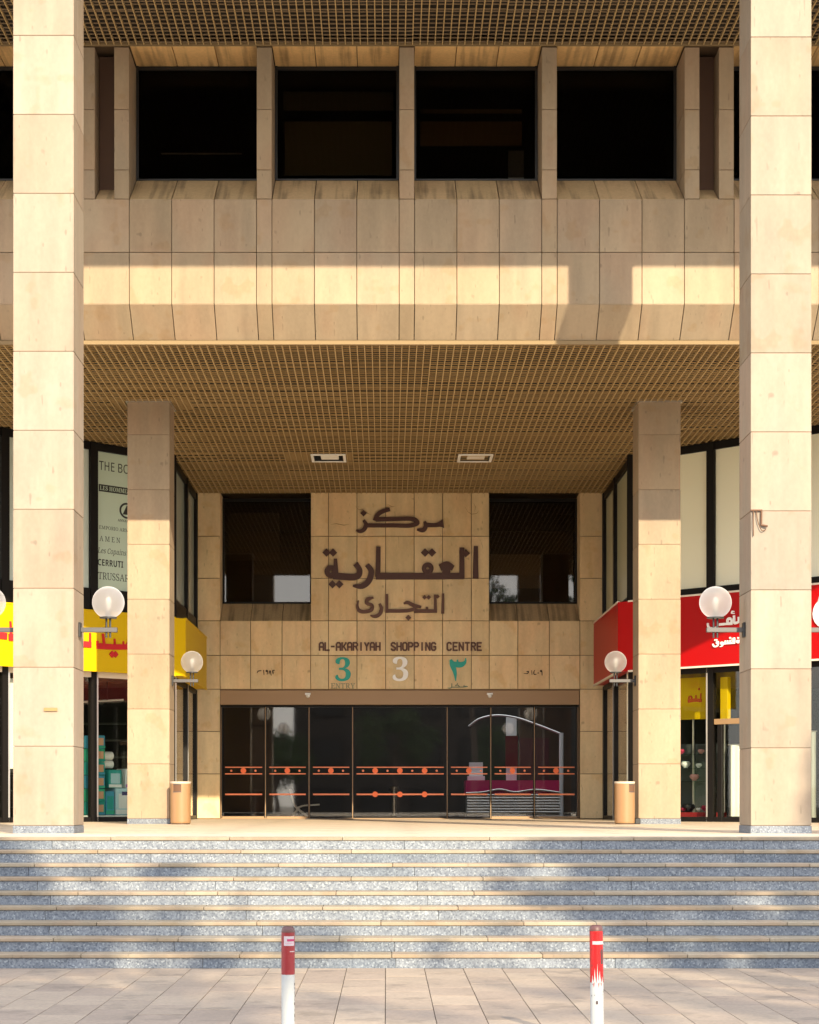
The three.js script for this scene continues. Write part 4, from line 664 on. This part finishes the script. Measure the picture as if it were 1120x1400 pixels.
// right shop window
{
  const fp = (u, o, y) => facePoint(1, u, -o, y), T = -Math.PI / 4;
  let t = thing('hanging_sign', 'yellow panel with small red lettering hanging inside the right shop window', 'sign', fp(0.98, 0.5, 1.55), null, T); part('panel', chBox(0.9, 0.78, 0.03, 0.003, 0, 0.39, 0), M.yellow, t);
  writing(t, [[[[0.16, 0.34, 0.06], [0, 0.36, 0.07], [-0.16, 0.34, 0.06]], [[0.13, 0.34, 0.03], [0.14, 0.48, 0.03]], [[0.02, 0.34, 0.03], [0.03, 0.45, 0.03]], { ring: [-0.1, 0.4, 0.05, 0.015] }, { dot: [0.1, 0.56, 0.025] }]], (x, y) => [x + 0.12, y], 1, M.redLetter, 0.006, (m) => m.position.z = 0.018);
  t = thing('display_cabinet', 'glass display cabinet with shelves and a red base in the right shop window', 'cabinet', fp(0.95, 0.4, FLOOR), null, T);
  part('base', chBox(1.5, 0.14, 0.5, 0.006, 0, 0.1, 0), std(0.3, 0.01, 0.012), t); part('foot', bx(1.4, 0.03, 0.4, 0, 0.015, 0), M.frame, t);
  for (const y of [0.74, 0.98, 1.24]) part('shelf', bx(1.46, 0.012, 0.42, 0, y, 0), glass(0.75, 0.85, 0.8, 1.5), t);
  for (const x of [-0.6, 0.02, 0.72]) part('post', bx(0.03, 1.9, 0.03, x, 1.1, -0.22), M.silver, t);
  part('back', bx(1.46, 1.3, 0.02, 0, 0.8, -0.25), std(0.05, 0.055, 0.055), t);
  const goods = [[0.0, 0.99, 'white', 0.09], [0.3, 0.99, 'white', 0.06], [-0.35, 0.75, 'white', 0.05], [0.2, 0.75, 'pink', 0.09], [-0.1, 1.25, 'red', 0.07], [0.35, 1.25, 'pink', 0.06], [0.45, 0.18, 'red', 0.08], [0.1, 0.18, 'black', 0.1], [-0.2, 0.18, 'black', 0.09], [0.3, 0.18, 'white', 0.05], [-0.05, 0.18, 'red', 0.05]];
  const col = { white: M.white, pink: std(0.6, 0.3, 0.28), red: std(0.35, 0.02, 0.06), black: std(0.03, 0.03, 0.035) }, where = { 0.99: 'middle shelf', 0.75: 'lower shelf', 1.25: 'upper shelf', 0.18: 'red base' }, seen = {};
  const spots = ['left part', 'right part', 'centre'];
  for (const [x, y, c, r] of goods) { const key = c + y, n = seen[key] = (seen[key] ?? -1) + 1; const tt = thing('ornament', `small ${c} ornament on the ${where[y]} of the right window cabinet, ${x < -0.15 ? 'towards its left' : x > 0.15 ? 'towards its right' : 'near its middle'}`, 'ornament', fp(0.95 + x, 0.4, FLOOR + y + 0.007), null, T); part('bowl', new THREE.LatheGeometry([[0, 0], [0.5, 0], [0.4, 0.15], [0.9, 0.6], [1, 1], [0.7, 1.3], [0, 1.35]].map(([a, b]) => new THREE.Vector2(a * r, b * r)), 14), col[c], tt); part('rim', new THREE.TorusGeometry(r * 0.72, r * 0.08, 6, 14).rotateX(Math.PI / 2).translate(0, r * 1.3, 0), col[c], tt); }
  const cloth = (w, h, n) => { const g = new THREE.PlaneGeometry(w, h, 60, 8); const p = g.attributes.position; for (let i = 0; i < p.count; i++) p.setZ(i, 0.035 * Math.sin(p.getX(i) * n) + 0.012 * Math.sin(p.getX(i) * n * 2.3 + 1)); g.computeVertexNormals(); return g.translate(0, h / 2, 0); };
  t = thing('white_curtain', 'long white gathered cloth hanging in the right shop window beside the front column', 'curtain', fp(2.3, 0.3, FLOOR + 0.1), null, T); part('cloth', cloth(0.62, 1.3, 22), std(0.75, 0.74, 0.66, { side: THREE.DoubleSide }), t); part('rail', rod([-0.33, 1.31, 0], [0.33, 1.31, 0], 0.012), M.silver, t);
  t = thing('white_curtain', 'white gathered cloth low in the right shop window at the photo edge', 'curtain', fp(3.35, 0.3, FLOOR + 0.05), null, T); part('cloth', cloth(1.0, 1.55, 15), std(0.75, 0.74, 0.66, { side: THREE.DoubleSide }), t); part('rail', rod([-0.5, 1.56, 0], [0.5, 1.56, 0], 0.012), M.silver, t);
  t = thing('hanging_sign', 'narrow yellow board inside the right shop door beside the frame', 'sign', fp(2.02, 0.15, 1.5), null, T); part('panel', chBox(0.16, 0.78, 0.1, 0.004, 0, 0.39, 0), M.yellow, t); part('bracket', bx(0.34, 0.05, 0.06, 0.04, -0.03, 0), M.pale, t);
  t = thing('door_transom', 'dark transom and frame of the right shop door', 'door frame', fp(2.7, -0.0, FLOOR), null, T); part('transom', chBox(1.6, 0.1, 0.08, 0.004, 0, 1.82, 0.0), M.bronze, t); part('jamb', chBox(0.1, 1.8, 0.07, 0.004, -0.68, 0.9, 0), M.frame, t);
}

// ------------------------------------------------------------------ trees behind the camera: their shade falls on the steps
function target(px, py) { const t = (py - 1097) / 2640, D = py < 1324 ? (19.7 + 0.7826) / (1 + 2.2044 * t) : EYE / t; return [(px - 528.6) * D / 2640 - 0.286, -t * D, D]; }
const leafGeo = (() => { const s = polyGeo([[[0, 0, 0], [0.045, 0.05, 0.012], [0, 0.13, 0]], [[0, 0, 0], [0, 0.13, 0], [-0.045, 0.05, 0.012]]], 0, 0, 0, 0, 0, false); return s; })();
function tree(label, X, D, top, clumps) {
  const t = thing('street_tree', label, 'tree', [X, -EYE, D], 'trees along the far pavement');
  const H = top, trunk = tube([[0, 0, 0], [0.12, H * 0.4, 0.1], [-0.08, H * 0.75, -0.05], [0, H, 0]], 0.16, 20, 10);
  const p = trunk.attributes.position; for (let i = 0; i < p.count; i++) { const y = p.getY(i), f = 1.15 - 0.65 * Math.min(1, y / H); p.setX(i, p.getX(i) * f); p.setZ(i, p.getZ(i) * f); }
  part('trunk', trunk, M.bark, t);
  for (const [x, y, z, r] of clumps) { const h0 = rr(0.72, 0.97) * H; part('limb', tube([[0, h0, 0], [x * 0.4 + rr(-0.1, 0.1), h0 + (y - h0) * 0.55, z * 0.4], [x * 0.8, h0 + (y - h0) * 0.85, z * 0.8], [x, y, z]], Math.min(0.05, 0.02 + 0.02 * r), 10, 5), M.bark, t); }
  let n = 0; for (const c of clumps) n += c[4] = Math.round(-Math.log(1 - c[3 + 2]) * 1.9 * Math.PI * c[3] * c[3] / 0.0032 * 0.5);
  const im = new THREE.InstancedMesh(leafGeo, M.leaf, n), o = new THREE.Object3D(); let k = 0; const col = new THREE.Color();
  for (const c of clumps) for (let i = 0; i < c[4]; i++) {
    const a = rr(0, 6.283), q = rr(-1, 1), s = Math.sqrt(1 - q * q), R = c[3] * Math.pow(rnd(), 0.5);
    o.position.set(c[0] + R * s * Math.cos(a), c[1] + R * q * 0.8, c[2] + R * s * Math.sin(a)); o.rotation.set(rr(-1.5, 1.5), rr(0, 6.28), rr(-1.5, 1.5)); o.scale.setScalar(rr(0.7, 1.3)); o.updateMatrix(); im.setMatrixAt(k, o.matrix);
    const b = rr(0.7, 1.3); im.setColorAt(k, col.setRGB(b, b, b * 0.9)); k++;
  }
  im.name = 'crown'; im.userData.kind = 'stuff'; im.castShadow = im.receiveShadow = true; t.add(im); return t;
}
function shadeTree(label, X, D, top, list) {
  const cl = list.map(([px, py, r0, cov0]) => { const r = r0 * (cov0 > 0.6 ? 1.4 : 1.2), cov = Math.min(0.985, cov0 * 1.35); const p = py === null ? px : target(px, py), dl = 22.5 + rr(-1.5, 1.5), k = dl - (p[2] - 18.5) * 0; const q = [p[0] + SUN.x / SUN.z * k, p[1] + SUN.y / SUN.z * k, p[2] - k]; return [q[0] - X, q[1] + EYE, -(q[2] - D), r, 0, cov]; });
  return tree(label, X, D, top, cl);
}
shadeTree('tall leafy street tree across the road behind the camera, left of the two nearest', 3.6, -4.4, 8.5, [[10, 1210, 0.32, 0.9], [-70, 1200, 0.7, 0.9], [35, 1262, 0.42, 0.85], [95, 1275, 0.4, 0.8], [-50, 1290, 0.8, 0.9], [20, 1310, 0.42, 0.85], [110, 1318, 0.3, 0.6], [215, 1190, 0.2, 0.5], [245, 1188, 0.2, 0.55], [120, 1196, 0.2, 0.35], [150, 1235, 0.22, 0.4], [200, 1278, 0.26, 0.4], [260, 1290, 0.22, 0.5], [330, 1288, 0.18, 0.4], [410, 1294, 0.24, 0.5], [450, 1291, 0.18, 0.5], [280, 1318, 0.22, 0.55], [250, 1256, 0.2, 0.4], [330, 1245, 0.16, 0.3], [60, 1365, 0.5, 0.8], [150, 1385, 0.5, 0.8], [300, 1388, 0.3, 0.6], [210, 1362, 0.25, 0.6], [-30, 1380, 0.6, 0.8], [250, 1350, 0.25, 0.4], [350, 1372, 0.3, 0.5], [440, 1365, 0.25, 0.45], [500, 1380, 0.3, 0.45], [600, 1392, 0.3, 0.35], [180, 1340, 0.2, 0.3]]);
shadeTree('tall leafy street tree across the road behind the camera, right of the two nearest', 9.6, -4.2, 8.8, [[740, 1155, 0.25, 0.4], [800, 1165, 0.33, 0.7], [880, 1160, 0.38, 0.75], [960, 1165, 0.38, 0.8], [1040, 1165, 0.33, 0.75], [1110, 1170, 0.4, 0.7], [700, 1176, 0.2, 0.45], [1000, 1186, 0.38, 0.8], [900, 1190, 0.38, 0.8], [1080, 1196, 0.28, 0.75], [850, 1210, 0.33, 0.75], [950, 1215, 0.33, 0.75], [745, 1228, 0.25, 0.65], [690, 1210, 0.2, 0.5], [800, 1232, 0.28, 0.75], [900, 1235, 0.22, 0.55], [1090, 1228, 0.22, 0.65], [850, 1256, 0.25, 0.65], [1000, 1250, 0.25, 0.45], [1110, 1260, 0.28, 0.55], [880, 1275, 0.28, 0.65], [1000, 1276, 0.33, 0.75], [1070, 1286, 0.33, 0.75], [870, 1296, 0.22, 0.45], [1110, 1302, 0.4, 0.75], [690, 1276, 0.18, 0.35], [600, 1315, 0.18, 0.35], [940, 1318, 0.28, 0.45], [1050, 1318, 0.28, 0.45], [590, 1296, 0.14, 0.3], [900, 1346, 0.3, 0.5], [960, 1370, 0.36, 0.5], [1040, 1380, 0.36, 0.45], [1080, 1346, 0.28, 0.4], [720, 1386, 0.22, 0.4], [830, 1350, 0.22, 0.7], [760, 1362, 0.2, 0.6], [1100, 1390, 0.35, 0.6], [850, 1392, 0.28, 0.55], [680, 1346, 0.14, 0.35], [[4.75, -0.1, 22], null, 0.35, 0.55], [[4.9, 0.5, 22], null, 0.4, 0.6], [[5.4, 0.2, 22], null, 0.6, 0.7]]);
for (const [x0, x1, l] of [[-6.0, 46, 'long dark block added across the road to darken the door reflections, larger of the two'], [-60, -7.9, 'dark block added across the road to darken the door reflections, beyond the gap']]) {  // unseen blocks, added and kept dark so the door glass reflects little
  const t = thing('added_opposite_block', l, 'building', [0, -EYE, 0]), Z = -36;
  part('wall', bx(x1 - x0, 9.6, 10, (x0 + x1) / 2, 4.8, -Z + 5.2), std(0.05, 0.038, 0.028, { map: stoneTex }), t); part('parapet', bx(x1 - x0 + 0.3, 0.5, 10.4, (x0 + x1) / 2, 9.86, -Z + 5.2), M.brownStone, t);
  for (let x = x0 + 1.5; x < x1 - 2; x += 3) for (const y of [1.5, 4.6, 7.6]) { const w = part('window', bx(1.9, 1.7, 0.1, x + 0.6, y, -Z + 0.17), M.frame, t); part('pane', bx(1.7, 1.5, 0.02, x + 0.6, y, -Z + 0.105), M.black, w); }
}
for (let i = 0; i < 9; i++) {
  const x = -26 + i * 6.5 + rr(-1, 1), d = -22 - rr(0, 6), h = i === 3 ? 3.0 : rr(3.6, 5.2), cl = [];
  for (let q = 0; q < 14; q++) { const a = rr(0, 6.28), R = rr(0.3, 2.4); cl.push([R * Math.cos(a), h + rr(-0.8, 2.0), R * Math.sin(a), rr(0.6, 1.1), 0, 0.6]); }
  tree(`broad leafy tree before the added dark blocks across the road, ${['first', 'second', 'third', 'fourth', 'fifth', 'sixth', 'seventh', 'eighth', 'ninth'][i]} from one end`, x, d, h, cl);
}
// every group stands at the base of its thing
scene.updateMatrixWorld(true);
for (const t of scene.children) if (t.isGroup && t.position.lengthSq() < 1e-9) {
  const b = new THREE.Box3().setFromObject(t), c = new THREE.Vector3((b.min.x + b.max.x) / 2, b.min.y, (b.min.z + b.max.z) / 2);
  t.position.copy(c); for (const m of t.children) m.position.sub(c);
}
renderer.render(scene, camera);
